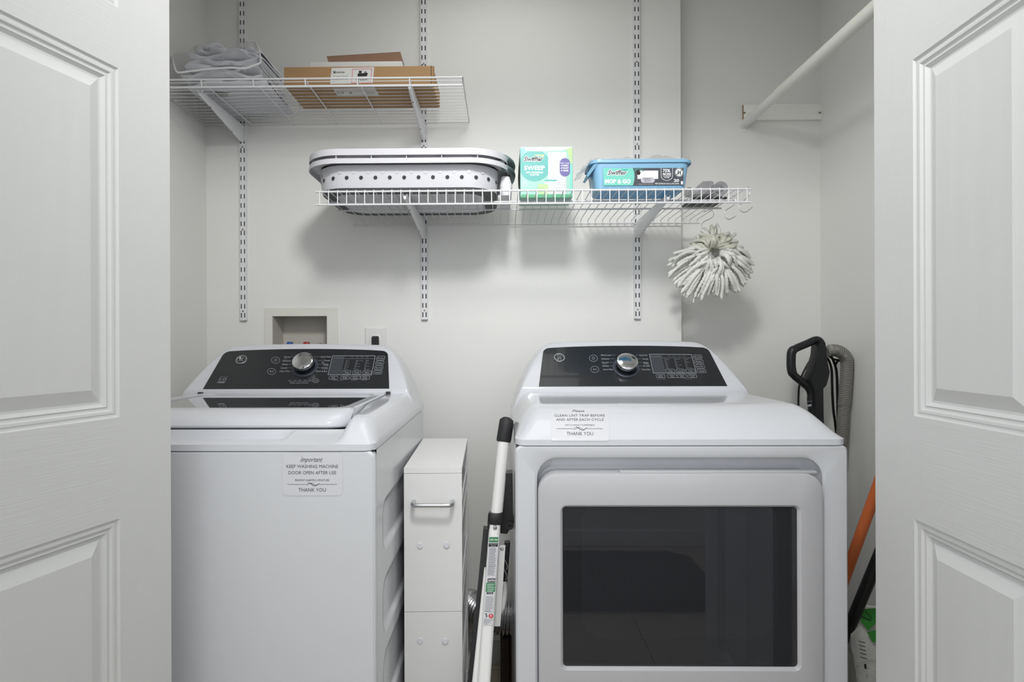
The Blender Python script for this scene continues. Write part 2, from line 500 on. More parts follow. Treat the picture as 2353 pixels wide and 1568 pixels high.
# ------------------------------------------------------------------ bifold doors
def leaf(parent, E, d, n, s1=0.43, zt=2.09, name_extra=''):
    """E = foot of the lead edge, d = unit direction along the leaf, n = outward normal; face with three raised panels"""
    E = Vector((E[0], E[1], 0)); d = Vector((d[0], d[1], 0)).normalized(); n = Vector((n[0], n[1], 0)).normalized()
    Pt = lambda s, z, h: E + d * s + n * h + Vector((0, 0, z))
    st = 0.101; rows = [(0.20, 0.841), (1.002, 1.556), (1.652, 1.90)]
    th = 0.035
    core = MB(); core.obox(Pt(s1 / 2, zt / 2 + .006, -th / 2 - .006), d, n, Vector((0, 0, 1)), s1 / 2 - .001, th / 2 - .006, zt / 2 - .008)
    lf = core.build('door_leaf', 'white_moulding', parent)
    def slab(name, a, b, z0, z1, mt):
        q = MB(); c = Pt((a + b) / 2, (z0 + z1) / 2, -.006)
        q.obox(c, d, n, Vector((0, 0, 1)), (b - a) / 2, .006, (z1 - z0) / 2)
        q.build(name, mt, lf)
    slab('stile', 0, st, .01, zt, 'grain_vertical'); slab('stile', s1 - st, s1, .01, zt, 'grain_vertical')
    zs = [.01] + [z for r in rows for z in r] + [zt]
    for i in range(0, len(zs), 2): slab('rail', st, s1 - st, zs[i], zs[i + 1], 'grain_horizontal')
    prof = [(0, 0), (.002, -.0035), (.0045, -.004), (.007, -.003), (.0105, -.0035), (.013, -.007), (.0155, -.0075), (.018, -.0062), (.0205, -.0095), (.023, -.0115), (.0265, -.0115), (.045, -.0035), (.046, -.003)]
    for z0, z1 in rows:
        q = MB(); loops = []
        for t, h in prof:
            a, b, c, e = st + t, s1 - st - t, z0 + t, z1 - t
            loops.append([Pt(a, c, h), Pt(b, c, h), Pt(b, e, h), Pt(a, e, h)])
        q.loft(loops, True); q.build('panel_moulding', 'white_moulding', lf, 20)
        q = MB(); t, h = prof[-1]
        q.poly([Pt(st + t, z0 + t, h), Pt(s1 - st - t, z0 + t, h), Pt(s1 - st - t, z1 - t, h), Pt(st + t, z1 - t, h)])
        q.build('raised_panel', 'grain_panel', lf)
    return lf
YE = 1.03
eL = PY(391.5, 784, YE); eR = PY(2010.5, 784, YE)
aL, aR = math.radians(15.3), math.radians(1.9)
dL = (-math.sin(aL), -math.cos(aL)); nL = (math.cos(aL), -math.sin(aL))
dR = (-math.sin(aR), -math.cos(aR)); nR = (-math.cos(aR), math.sin(aR))
door1 = thing('door_1', (eL.x, YE, 0), kind='structure')
leaf(door1, (eL.x, YE), dL, nL)
FL = Vector((eL.x, YE)) + Vector(dL) * .44
leaf(door1, (JL + .03, YE), Vector((FL.x - .04, FL.y)) - Vector((JL + .03, YE)), (-math.cos(aL), -math.sin(aL)), .43)
door2 = thing('door_2', (eR.x, YE, 0), kind='structure')
leaf(door2, (eR.x, YE), dR, nR)
leaf(door2, (eR.x + .045, YE), (dR[0] + .04, dR[1]), (math.cos(aR), -math.sin(aR) - .0), .43)
# moulded nail pocks on the stiles
# ------------------------------------------------------------------ hall: lamp, black boot tray, spring door stop (seen mirrored in the dryer glass)
t = thing('ceiling_lamp', (.10, .02, ZC), 'round white flush lamp on the hall ceiling', 'lamp')
m = MB(); m.rings((.10, .02, ZC), (0, 0, -1), [(.165, 0), (.165, .02), (.155, .035), (.14, .04)], 40); m.build('housing', 'lamp_white', t, 30)
t = thing('boot_tray', (.45, -.3, 0), 'black ribbed rubber tray lying on the hall tiles', 'mat')
m = MB(); lo = [(-.12, -.58), (.84, -.58), (.93, -.5), (.93, -.02), (.9, 0), (-.12, 0)]
m.loft([XY(lo, .002), XY(lo, .05), XY([(x * .97 + .012, y * .94 - .017) for x, y in lo], .05), XY([(x * .96 + .016, y * .92 - .023) for x, y in lo], .012)], True, True, True)
m.build('tray', 'mat_rubber', t, 30)
m = MB()
for i in range(34): m.box(-.08 + i * .028, -.072 + i * .028, -.54, -.04, .012, .018)
m.build('rib', 'mat_rubber', t, kind='stuff')
t = thing('door_stop', (1.13, -.8, .06), 'black spring door stop on the hall baseboard', 'door stop')
m = MB(); m.tube([(1.13 + .004 * math.cos(a), -.785 + a * .0012, .06 + .004 * math.sin(a)) for a in lin(0, 40, 120)], .0012, 5); m.build('spring', 'dark_plastic', t, 60)
m = MB(); m.cyl((1.13, -.74, .06), (1.13, -.72, .06), .011, 14); m.build('tip', 'rubber', t, 40)

# ================================================================== washer and dryer
def interp(x, P):
    if x <= P[0][0]: return P[0][1]
    for (a, b), (c, e) in zip(P, P[1:]):
        if x <= c: return b + (e - b) * (x - a) / (c - a)
    return P[-1][1]
def smin(a, b, k):
    h = max(0.0, min(1.0, .5 + .5 * (b - a) / k)); return b + (a - b) * h - k * h * (1 - h)
def sstep(x, a, b):
    t = max(0.0, min(1.0, (x - a) / (b - a))); return t * t * (3 - 2 * t)
class Machine:
    def __init__(s, cx, yf, yb, zs, pb, pt, washer):
        s.cx, s.yf, s.yb, s.zs, s.pb, s.pt, s.w = cx, yf, yb, zs, pb, pt, washer
        s.hw = 0.343
        s.S = [(0, 1.16), (.20, 1.135), (.225, 1.124), (.24, 1.112), (.258, 1.095), (.276, 1.074), (.297, 1.042), (.312, 1.01), (.33, .965), (.343, .90)]
    def z(s, X, Y):
        u = abs(X - s.cx); v = Y - s.yf; du = max(0, s.hw - u)
        zl = s.zs + .013; top = s.pb[1] - .014
        if s.w:
            k = sstep(u, .262, .290)
            qa = 1 - (1 - min(1, max(0, v) / .30)) ** 1.2; qb = 1 - (1 - min(1, max(0, v) / .085)) ** 2.3
            qv = qa * (1 - k) + qb * k
            qu = 1 - (1 - min(1, du / .042)) ** 2.5
        else:
            qv = 1 - (1 - min(1, max(0, v) / .15)) ** 2.3
            qu = 1 - (1 - min(1, du / .06)) ** 2.3
        h = zl + (top - zl) * qv * qu
        if s.w:   # basin under the lid, and the finger scoop in the front
            k = sstep(.266 - u, 0, .006) * sstep(v, .088, .094)
            h = h * (1 - k) + min(h, .935) * k
            sc = sstep(.155 - u, -.012, .018) * sstep(v, .022, .030) * (1 - sstep(v, .078, .087))
            h = h * (1 - sc) + min(h, s.zs + .0105) * sc
        # console ramp
        yb_, zb = s.pb; yt, zt = s.pt
        arch = .006 * (1 - (u / .25) ** 2)
        if Y < yb_ - .006: r = -1
        elif Y < yb_ - .002: r = top + (zb - .0015 - top) * (Y - yb_ + .006) / .004
        elif Y < yt + .004: r = zb - .0015 + (zt - zb) * (Y - yb_ + .002) / (yt - yb_ + .006)
        else:
            t = min(1, (Y - yt - .004) / .03); r = zt + .016 * (1 - (1 - t) ** 2)
        if Y >= yt: r += arch * min(1, (Y - yt) / .02)
        back = s.yb - Y
        if back < .035: r -= .05 * (1 - back / .035) ** 2
        if r > 0:
            t = max(0, (u - .17) / .173); S = .90 + .235 * max(0, 1 - t ** 2.2) ** .8
            c = smin(r, S, .016); h = -smin(-c, -h, .012)
        return max(h, zl - .002)
    def cap(s, parent):
        yb_, zb = s.pb; yt = s.pt[0]
        vs = [s.yf + .0, s.yf + .002, s.yf + .005, s.yf + .009] + [s.yf + .0775, s.yf + .0825, s.yf + .0872] + lin(s.yf + .014, s.yf + .20, 32) + lin(s.yf + .21, yb_ - .012, 14) + [yb_ - .0061, yb_ - .0059, yb_ - .0021, yb_ - .0019] + lin(yb_ + .002, yt, 12) + lin(yt + .004, yt + .04, 8) + lin(yt + .045, s.yb - .036, 3) + lin(s.yb - .032, s.yb, 8)
        if s.w: vs += [s.yf + .0220, s.yf + .0295, s.yf + .0879, s.yf + .0941]
        vs = sorted(set(round(q, 5) for q in vs))
        us = []
        side = lin(0, .15, 18) + lin(.153, .175, 8) + lin(.18, .255, 8) + lin(.259, .27, 6) + lin(.274, .30, 7) + lin(.304, .343, 16)
        us = sorted(set([round(s.cx - q, 5) for q in side] + [round(s.cx + q, 5) for q in side]))
        def warp(X, Y):          # round the front corners in plan
            z = s.z(X, Y); rc = .022; du = s.hw - abs(X - s.cx); v = Y - s.yf
            if du < rc and v < rc:
                a, b = (rc - du) / rc, (rc - v) / rc
                du, v = rc - rc * a * math.sqrt(1 - b * b / 2), rc - rc * b * math.sqrt(1 - a * a / 2)
                X = s.cx + math.copysign(s.hw - du, X - s.cx); Y = s.yf + v
            return (X, Y, z)
        m = MB(); G = m.grid(warp, us, vs)
        # lip skirt all round with slight tuck
        rim = [g[0] for g in G] + G[-1][1:] + [g[-1] for g in G[::-1]][1:] + G[0][::-1][1:-1]
        low = []
        for q in rim: low.append(m.v((q.co.x, q.co.y, s.zs + .001)))
        n = len(rim)
        for i in range(n): m.face([rim[i], rim[(i + 1) % n], low[(i + 1) % n], low[i]])
        return m.build('top_cover', 'appliance_plastic', parent, 38)
    def surf(s):
        def f(px, py, o=0.0):
            d = ray(px, py); t = (s.yf - .02) / d.y; st = .004; prev = t
            for i in range(400):
                p = CAM + d * t
                if p.y >= s.yf and p.z < s.z(p.x, p.y): break
                if p.y > s.yf - .0005 and p.y <= s.yf + .004 and p.z <= s.zs + .013: break
                prev = t; t += st
            a, b = prev, t
            for i in range(14):
                c = (a + b) / 2; p = CAM + d * c
                if (p.y >= s.yf and p.z < s.z(p.x, p.y)): b = c
                else: a = c
            p = CAM + d * a
            e = .004
            nx = -(s.z(p.x + e, p.y) - s.z(p.x - e, p.y)) / (2 * e); ny = -(s.z(p.x, p.y + e) - s.z(p.x, max(p.y - e, s.yf))) / (e + min(e, max(p.y - s.yf, 1e-5)))
            nn = Vector((nx, ny, 1)).normalized()
            if p.y < s.yf + .004: nn = Vector((0, -1, .3)).normalized()
            return p + nn * (.0006 + o)
        return f
    def console(s, parent, logo, texts, lines, circ, frame, screen, buttons, bars, knob, extra=None):
        (yb_, zb), (yt, zt) = s.pb, s.pt
        sl = Vector((0, yt - yb_, zt - zb)); L = sl.length; e2 = sl / L; nrm = Vector((0, -e2.z, e2.y))
        B = Vector((s.cx, yb_, zb))
        P = lambda a, b, h=0.0: B + Vector((a, 0, 0)) + e2 * b + nrm * h
        wb, wt, r = .266, .2415, .018
        out = [(-wb, 0), (wb, 0)]
        for k in range(7):
            t = k / 6 * PI / 2; out.append((wt + .003 - r + r * math.cos(t) + .003 * (1 - k / 6), L - r + r * math.sin(t)))
        for k in range(1, 12):
            a = wt - r - (2 * (wt - r)) * k / 12; out.append((a, L + .008 * (1 - (a / wt) ** 2)))
        for k in range(7):
            t = PI / 2 + k / 6 * PI / 2; out.append((-(wt + .003 - r) + r * math.cos(t) - .003 * (k / 6), L - r + r * math.sin(t)))
        m = MB(); m.loft([[P(a, b, -.002) for a, b in out], [P(a, b, .0012) for a, b in out], [P(a * .998, .0005 + b * .996, .0016) for a, b in out]], True, False, True)
        pan = m.build('control_panel', 'console_black', parent, 25)
        sf = plane_surf(P(0, 0, .0020), nrm)
        # badge
        c = sf(*logo); m = MB(); m.rings(c, nrm, [(.0165, -.001), (.0165, .002), (.0155, .0032), (.0138, .0032), (.0128, .0018), (.0126, .0012)], 36)
        for k in range(4):
            u = Vector((1, 0, 0)); v = nrm.cross(u)
            pts = [c + nrm * .002 + (u * math.cos(a + k * PI / 2) + v * math.sin(a + k * PI / 2)) * q for a, q in zip(lin(0, 1.25, 8), (.0112, .0108, .0104, .0100, .0096, .0092, .0086, .0078, .0070))]
            m.tube(pts, .0007, 5)
        # cursive two-letter monogram
        G_ = [(-.1, .62), (-.42, .70), (-.62, .30), (-.50, -.05), (-.18, .10), (-.10, .45), (-.16, -.1), (-.30, -.62), (-.56, -.66), (-.60, -.38), (-.30, -.22)]
        E_ = [(.55, .55), (.34, .70), (.16, .48), (.30, .20), (.48, .12), (.22, .05), (.08, -.28), (.26, -.62), (.54, -.55), (.58, -.25), (.38, -.12)]
        vv = nrm.cross(Vector((1, 0, 0)))
        for Q in (G_, E_): m.tube(curve([c + nrm * .002 + Vector((a * .0085, 0, 0)) + vv * (b * .0085) for a, b in Q], 4), .0007, 5)
        bd = m.build('badge', 'brushed', pan, 30)
        m = MB(); m.rings(c, nrm, [(.0128, 0), (.0128, .0013)], 32); m.build('badge_field', 'ink_black', pan)
        # dial
        kc = sf(*knob)
        m = MB(); m.rings(kc, nrm, [(.0375, -.001), (.0375, .0012), (.0362, .0016), (.033, .0008)], 48); m.build('dial_ring', 'knob_ring', pan, 30)
        m = MB(); m.rings(kc, nrm, [(.0305, 0), (.0300, .016), (.0297, .017)], 48); dk = m.build('dial', 'knob_black', parent, 30)
        m = MB(); m.rings(kc, nrm, [(.0298, .017), (.0305, .0185), (.0306, .026), (.0298, .0285), (.0275, .0298), (.010, .0305), (.0001, .0306)], 48); m.build('dial_cap', 'chrome', dk, 30)
        # print
        m = MB(); md = MB()
        for q in texts:
            tx, x, y, wd, hh = q[:5]; (m if hh > 2.4 else md).text(tx, x, y, wd, hh, sf, .0002, shear=q[5] if len(q) > 5 else 0, bold=.01)
        for a, b in lines: md.line([a, b], .7, sf, .0002)
        for x, y, rx, ry in circ: m.ell(x, y, rx, ry, sf, .0002, 28, .7)
        m.line(frame, 1.0, sf, .0004, True)
        for b in buttons:
            x0, y0, x1, y1, sh, tx = b
            c0 = rr(x0, x1, y0, y1, 2.0, 2); yc = (y0 + y1) / 2
            m.line([(x - sh * (y - yc), y) for x, y in c0], .7, sf, .0004, True)
            if isinstance(tx, str): m.text(tx, (x0 + x1) / 2, yc, min((x1 - x0) * .72, len(tx) * 2.6), 3.0, sf, .0004, bold=.01)
            else:
                for k, t2 in enumerate(tx): m.text(t2, (x0 + x1) / 2, yc + (k - .5) * 2.6, min((x1 - x0) * .6, len(t2) * 2.3), 2.2, sf, .0004)
        for x0, y0, x1, y1 in bars: md.line([(x0, y0), (x0 + 2.2, y0), (x1 + 2.2, y1), (x1, y1)], .55, sf, .0004, True)
        px, py = circ[0][:2]
        m.line([(px + 3.4 * math.sin(a), py - 2.8 * math.cos(a)) for a in lin(.5, 5.78, 14)], .7, sf, .0004); m.line([(px, py - 3.8), (px, py - .5)], .7, sf, .0004)
        px, py = circ[1][:2]
        m.pp([(px - 3.5, py - 2), (px - .3, py), (px - 3.5, py + 2)], sf, .0004)
        for k in (1.6, 3.6): m.line([(px + k, py - 2), (px + k, py + 2)], .6, sf, .0004)
        if extra: extra(m, md, sf)
        m.build('lettering', 'panel_print', pan); md.build('fine_lettering', 'panel_print_dim', pan)
        m = MB(); m.pp(screen, sf, .0001); m.build('display', 'screen_grey', pan)
        return pan

def plain_body(M, parent, z0=.03, recess=None, side_emboss=None):
    """steel cabinet: wrapped front/sides; recess = rounded opening in the front"""
    x0, x1 = M.cx - M.hw, M.cx + M.hw
    m = MB(); ro = .012
    lo = rr(x0, x1, z0, M.zs, ro, 4)
    li = rr(x0 + .004, x1 - .004, z0 + .004, M.zs - .003, ro, 4)
    back = XZ(lo, M.yb - .02)
    if recess:
        rx0, rx1, rz0, rz1, rad = recess
        a = rr(rx0, rx1, rz0, rz1, rad, 8)
        li2 = rr(x0 + .004, x1 - .004, z0 + .004, M.zs - .003, ro, 8); lo2 = rr(x0, x1, z0, M.zs, ro, 8)
        b = rr(rx0 + .005, rx1 - .005, rz0 + .005, rz1 - .007, rad - .003, 8)
        c = rr(rx0 + .008, rx1 - .008, rz0 + .008, rz1 - .030, rad - .006, 8)
        m.loft([XZ(lo2, M.yb - .02), XZ(lo2, M.yf + .004), XZ(li2, M.yf), XZ(a, M.yf), XZ(b, M.yf + .004), XZ(b, M.yf + .018), XZ(c, M.yf + .034)], True, True, True)
    elif side_emboss:
        # front + left + bottom from loops, right side as an embossed grid
        m.loft([XZ(li, M.yf), XZ(lo, M.yf + .004), XZ(lo, M.yf + .02)], True, True, False)
        m.box(x0, x1 - .012, M.yf + .02, M.yb - .02, z0, M.zs)
        def f(Y, Z):
            dpt = 0.0
            for (ya, yb2, za, zb2, r) in side_emboss:
                qx = max(abs(Y - (ya + yb2) / 2) - (yb2 - ya) / 2 + r, 0); qz = max(abs(Z - (za + zb2) / 2) - (zb2 - za) / 2 + r, 0)
                dist = math.hypot(qx, qz) - r
                dpt += .006 * sstep(-dist, 0, .012)
            return (x1 - dpt, Y, Z)
        m.grid(f, lin(M.yf + .019, M.yb - .02, 90), lin(z0, M.zs, 150))
    return m.build('cabinet', 'appliance_white', parent, 35)

# ---- dryer
DY = Machine(0.3705, 1.229, 1.89, 0.9025, (1.68, .991), (1.78, 1.099), False)
dryer = thing('clothes_dryer', (DY.cx, DY.yf, 0), 'white front-loading dryer with a dark door window and a clean-lint-trap notice', 'dryer')
pr = lambda px, py, Y=DY.yf: PY(px, py, Y)
rx0, rx1, rz1 = pr(1229, 1200).x, pr(1898, 1200).x, pr(1500, 1045).z
plain_body(DY, dryer, recess=(rx0, rx1, .10, rz1, .045))
DY.cap(dryer)
m = MB(); m.box(DY.cx - .341, DY.cx + .341, DY.yf + .006, DY.yb - .03, DY.zs - .004, DY.zs + .002); m.build('cover_seam', 'seam_dark', dryer)
for sx in (-1, 1):
    for y in (DY.yf + .06, DY.yb - .08):
        m = MB(); m.rings((DY.cx + sx * .30, y, 0), (0, 0, 1), [(.02, 0), (.02, .012), (.008, .014), (.008, .034)], 14); m.build('levelling_foot', 'dark_plastic', dryer, 30)
# door
YD = DY.yf - .012
p0, p1 = PY(1236, 1088, YD), PY(1894, 1088, YD)
g0, g1 = PY(1294, 1168, YD), PY(1836, 1537, YD)
dx0, dx1, dz1, dz0 = p0.x, p1.x, p0.z, .14
m = MB(); N = 8
L_ = lambda d, r: rr(dx0 + d, dx1 - d, dz0 + d, dz1 - d, r, N)
W_ = lambda d, r: rr(g0.x - d, g1.x + d, g1.z - d, g0.z + d, r, N)
m.loft([XZ(L_(.002, .04), DY.yf + .03), XZ(L_(0, .04), YD + .008), XZ(L_(.002, .038), YD + .002), XZ(L_(.006, .035), YD), XZ(W_(.006, .014), YD), XZ(W_(.004, .012), YD + .0015), XZ(W_(.0005, .008), YD + .007), XZ(W_(0, .007), YD + .02)])
ddoor = m.build('door', 'door_white', dryer, 30)
m = MB(); c0, c1 = PY(1425, 1084, YD), PY(1880, 1084, YD)
m.box(c0.x, c1.x, YD + .003, YD + .02, dz1 - .003, dz1 + .0035, .002); m.build('finger_lip', 'door_white', ddoor, 30)
m = MB(); q = W_(-.0003, .007)
m.loft([XZ(q, YD + .007), XZ(q, YD + .010)], True, True, True); m.build('window_glass', 'smoked_glass', ddoor)
# inner door shell with its rounded opening, tub front and drum behind the glass
YI = YD + .045
i0, i1 = PY(1336, 1200, YI), PY(1788, 1470, YI)
m = MB()
big = rr(dx0 + .012, dx1 - .012, dz0 + .02, dz1 - .02, .03, N)
op = rr(i0.x, i1.x, i1.z, i0.z + .05, .055, N)
m.loft([XZ(big, YI), XZ(op, YI), XZ([(x, z) for x, z in op], YI + .05)])
m.build('inner_shell', 'door_inner', ddoor, 30)
m = MB(); dcx, dcz = DY.cx - .05, .63
m.rings((dcx, YI + .06, dcz), (0, 1, 0), [(.275, 0), (.235, .002), (.222, .02), (.262, .04), (.268, .30), (.262, .42), (.02, .43)], 64)
drum = m.build('drum', 'drum', dryer, 30)
m = MB()
for a in range(60):
    for k in range(6):
        t = 2 * PI * (a + .5 * (k % 2)) / 60
        c = Vector((dcx + .2665 * math.cos(t), YI + .13 + k * .045, dcz + .2665 * math.sin(t)))
        m.rings(c, (-math.cos(t), 0, -math.sin(t)), [(.005, .0015), (.0001, .0016)], 6)
m.build('drum_hole', 'ink_black', drum, kind='stuff')
for k in range(3):
    t = 2 * PI * k / 3 + 3.6
    m = MB(); er = Vector((math.cos(t), 0, math.sin(t))); et = Vector((-math.sin(t), 0, math.cos(t)))
    c = Vector((dcx, YI + .12, dcz))
    A = [c + er * .266 + et * .03, c + er * .205 + et * .006, c + er * .205 - et * .006, c + er * .266 - et * .03]
    m.prism(A, (0, .30, 0)); m.build('drum_baffle', 'drum', drum, 30)
# console
Zs = lambda x, y: (1230 + x / 10.695, 790 + y / 10.695)
Zr = lambda x, y: (1440 + x / 9.804, 790 + y / 9.804)
T = [('Mixed Load', 1392.5, 816.5, 22.4, 3.2), ('Delicates', 1391, 824.9, 18, 3.2), ('Normal', 1390.3, 833.3, 14.5, 3.2), ('Cottons', 1389, 836.4, 10, 2.0), ('Sanitize', 1391.6, 841.1, 15, 3.2), ('Active Wear', 1397.3, 849.3, 24, 3.2),
     ('Quick Dry', 1478.5, 816.7, 19, 3.2), ('Towels', 1482.5, 825.2, 14, 3.2), ('Bulky', 1484.7, 833.7, 12, 3.2), ('Bedding', 1485, 836.7, 11, 2.0), ('Air Fluff', 1484.9, 841.2, 16, 3.2), ('Timed Dry', 1484.4, 849.5, 20.4, 3.2),
     ('Est. Time Remaining', 1506.5, 819.4, 23, 1.9)]
for k, s_ in enumerate(('Clean', 'Warming', 'Cooling', 'Done')): T.append((s_, Zr(958 + k * 112, 278)[0], 818.3, 7, 1.7))
def col(names, x0, y0, x1, y1):
    n = len(names) - 1
    return [(s_, Zr(x0 + (x1 - x0) * k / n, 0)[0] + len(s_) * .45, Zr(0, y0 + (y1 - y0) * k / n)[1], len(s_) * 1.25, 1.9) for k, s_ in enumerate(names)]
T += col(('80 min', '60', '50', '20', '10'), 900, 355, 925, 545) + col(('More Dry', 'Dry', 'Less Dry', 'Damp'), 1125, 355, 1160, 545) + col(('High', 'Medium', 'Low', 'No Heat'), 1345, 355, 1380, 545)
T += [('Hold to set Light', Zr(780, 797)[0], Zr(0, 797)[1], 19, 1.6), ('(   Hold to Lock   )', Zr(1390, 797)[0], Zr(0, 797)[1], 24, 1.6)]
Ln = [((1405, 816.5), (1414, 816.5)), ((1402, 824.9), (1412, 824.9)), ((1399, 833.3), (1410, 833.3)), ((1401, 841.1), (1411, 841.1)), ((1411, 849.3), (1416, 849.3)),
      ((1460, 816.7), (1467, 816.7)), ((1464, 825.2), (1473, 825.2)), ((1466, 833.6), (1476, 833.6)), ((1468, 841.2), (1475, 841.2)), ((1465, 849.4), (1472, 849.4)), (Zr(805, 318), Zr(1465, 322))]
bt = []
for x0, x1, tx in ((885, 1080, 'Time'), (1115, 1308, 'Level'), (1340, 1535, 'Temp')): a, b = Zr(x0, 577), Zr(x1, 655); bt.append((*a, *b, -.28, tx))
for x0, y0, x1, y1, tx in ((1503, 258, 1692, 338, 'My Cycle'), (1530, 367, 1720, 448, 'Delay'), (1560, 475, 1750, 557, 'Eco Dry'), (1590, 580, 1782, 660, 'Sound')): bt.append((*Zr(x0, y0), *Zr(x1, y1), -.28, tx))
for x0, x1, tx in ((665, 862, ('Damp', 'Alert')), (920, 1135, ('More', 'Time')), (1140, 1350, ('Less', 'Time')), (1378, 1580, ('Wrinkle', 'Care'))): bt.append((*Zr(x0, 700), *Zr(x1, 770), -.28, tx))
DY.console(dryer, (1285.3, 823), T, Ln, [(1363.5, 823.7, 9.2, 7.4), (1366.8, 849.3, 9.3, 7.2)], [Zr(512, 242), Zr(1455, 248), Zr(1572, 672), Zr(600, 665)],
           [Zr(522, 255), Zr(790, 258), Zr(880, 662), Zr(606, 660)], bt, [(*Zr(848, 345), *Zr(900, 552)), (*Zr(1070, 345), *Zr(1122, 552)), (*Zr(1295, 345), *Zr(1345, 552))], (1438.5, 844.5))
# notice on the curved cover
def notice(parent, sf, x0, x1, y0, y1, lines_, fl, grid_n, bow=0.0):
    m = MB(); loop = rr(x0, x1, y0, y1, 7, 4)
    xs, ys = lin(x0, x1, grid_n), lin(y0, y1, grid_n * 2)
    def f(x, y):
        # pull corners in so that the sheet has rounded corners
        xx = x
        for cyy, s_ in ((y0, 1), (y1, -1)):
            d_ = abs(y - cyy)
            if d_ < 6:
                ins = 6 - math.sqrt(max(0, 36 - (6 - d_) ** 2))
                xx = min(max(xx, x0 + ins), x1 - ins)
        return sf(xx, y, .0002)
    m.grid(f, xs, ys)
    st = m.build('notice_sticker', 'sticker', parent, 60, label='white printed notice sticker')
    m = MB()
    for q in lines_: m.text(*q[:5], sf, .0006, shear=q[5] if len(q) > 5 else 0)
    cx, cy, hw_, gap = fl
    m.line([(cx - hw_, cy), (cx - gap, cy)], .8, sf, .0006); m.line([(cx + gap, cy), (cx + hw_, cy)], .8, sf, .0006)
    for sg in (-1, 1):
        for ph in (0, 1):
            m.line([(cx + sg * gap * t + ph * 2, cy + sg * 3.2 * math.sin(t * PI * 1.15 + ph * .8) * (1 - .2 * t)) for t in lin(-.55, .95, 16)], .7, sf, .0006)
    m.build('lettering', 'ink_grey', st)
    return st
notice(dryer, DY.surf(), 1266, 1400, 941, 1014.5, [('Please', 1329.5, 945.5, 27, 5.0, .5), ('CLEAN LINT TRAP BEFORE', 1332, 956, 115, 5.2), ('AND AFTER EACH CYCLE', 1332.5, 965.5, 109, 5.6), ('LINT IS HIGHLY FLAMMABLE', 1332, 978, 68, 3.4), ('THANK YOU', 1332.5, 997.5, 61, 8.2)], (1332, 986.5, 53, 16), 10)

# ---- washer
WA = Machine(-0.5855, 1.12, 1.835, 0.912, (1.675, .9865), (1.765, 1.0925), True)
washer = thing('washing_machine', (WA.cx, WA.yf, 0), 'white top-loading washer with a dark glass lid and a keep-door-open notice', 'washer')
sx1 = WA.cx + WA.hw
emb = []
for (ya, yb_, yc) in ((1160, 1283, 0), (1348, 1482, 0), (1528, 1680, 0)):
    a, b = PX(875, ya, sx1), PX(875, yb_, sx1)
    emb.append((1.20, 1.74, b.z, a.z, .035))
plain_body(WA, washer, side_emboss=emb)
WA.cap(washer)
m = MB(); m.box(WA.cx - .341, WA.cx + .339, WA.yf + .006, WA.yb - .03, WA.zs - .004, WA.zs + .002); m.build('cover_seam', 'seam_dark', washer)
for sx in (-1, 1):
    for y in (WA.yf + .06, WA.yb - .08):
        m = MB(); m.rings((WA.cx + sx * .30, y, 0), (0, 0, 1), [(.02, 0), (.02, .012), (.008, .014), (.008, .034)], 14); m.build('levelling_foot', 'dark_plastic', washer, 30)
# lid: white frame with drooping front, glass insert
lx = .2615; ly0, ly1, lz = 1.262, 1.664, .9765
m = MB(); us = lin(-lx, lx, 40)
def lidpt(t, q):
    """q 0..1 from the drooping front edge, over the nose, to the hinge"""
    prof = [(1.213, .9475), (1.2145, .944), (1.219, .9425), (1.2155, .953), (1.222, .9615), (1.236, .9695), (1.252, .9745), (1.27, .9768), (1.29, .9772)]
    return prof
prof = [(1.232, .940), (1.220, .941), (1.2135, .9445), (1.213, .9485), (1.2165, .955), (1.225, .9625), (1.238, .9695), (1.252, .9742), (1.266, .9762), (1.285, .9768)]
def lf(u, k):
    Y, Z = prof[k]
    e = max(0, abs(u) - (lx - .05)) / .05                 # rounded front corners, tucking back
    Y += .05 * (1 - math.sqrt(max(0, 1 - e * e))) * (1 if k < 8 else .6 if k == 8 else 0)
    return (WA.cx + u, Y, Z)
ue = lin(-lx, -lx + .05, 10) + lin(-lx + .07, lx - .07, 20) + lin(lx - .05, lx, 10)
G = m.grid(lf, ue, list(range(len(prof))))
gx = lx - .024
lo = [(WA.cx - lx, 1.285), (WA.cx + lx, 1.285), (WA.cx + lx, ly1), (WA.cx - lx, ly1)]
gin = rr(WA.cx - gx, WA.cx + gx, 1.29, ly1 - .03, .03, 6)
# top frame between outer rectangle and glass cut-out
def project(p):
    x, y = p; cx_, cy_ = WA.cx, (1.285 + ly1) / 2; dx_, dy_ = x - cx_, y - cy_
    k = min(lx / abs(dx_) if abs(dx_) > 1e-6 else 9e9, (ly1 - 1.285) / 2 / abs(dy_) if abs(dy_) > 1e-6 else 9e9)
    return (cx_ + dx_ * k, cy_ + dy_ * k)
outl = [project(p) for p in gin]
m.loft([XY(outl, .955), XY(outl, .974), XY([(WA.cx + (x - WA.cx) * .992, y) for x, y in outl], .9768), XY(gin, .9768), XY(gin, .972)])
lid = m.build('lid', 'appliance_plastic', washer, 35)
m = MB(); m.loft([XY(gin, .9725), XY(gin, .9745)], True, True, True); m.build('lid_glass', 'lid_glass', lid)
for sx in (-1, 1):
    m = MB(); m.cyl((WA.cx + sx * (lx + .004) - .006, ly1 - .004, .974), (WA.cx + sx * (lx + .004) + .006, ly1 - .004, .974), .006, 12); m.build('lid_hinge', 'dark_plastic', lid, 40)
Zw = lambda x, y: (600 + x / 7.843, 790 + y / 7.843)
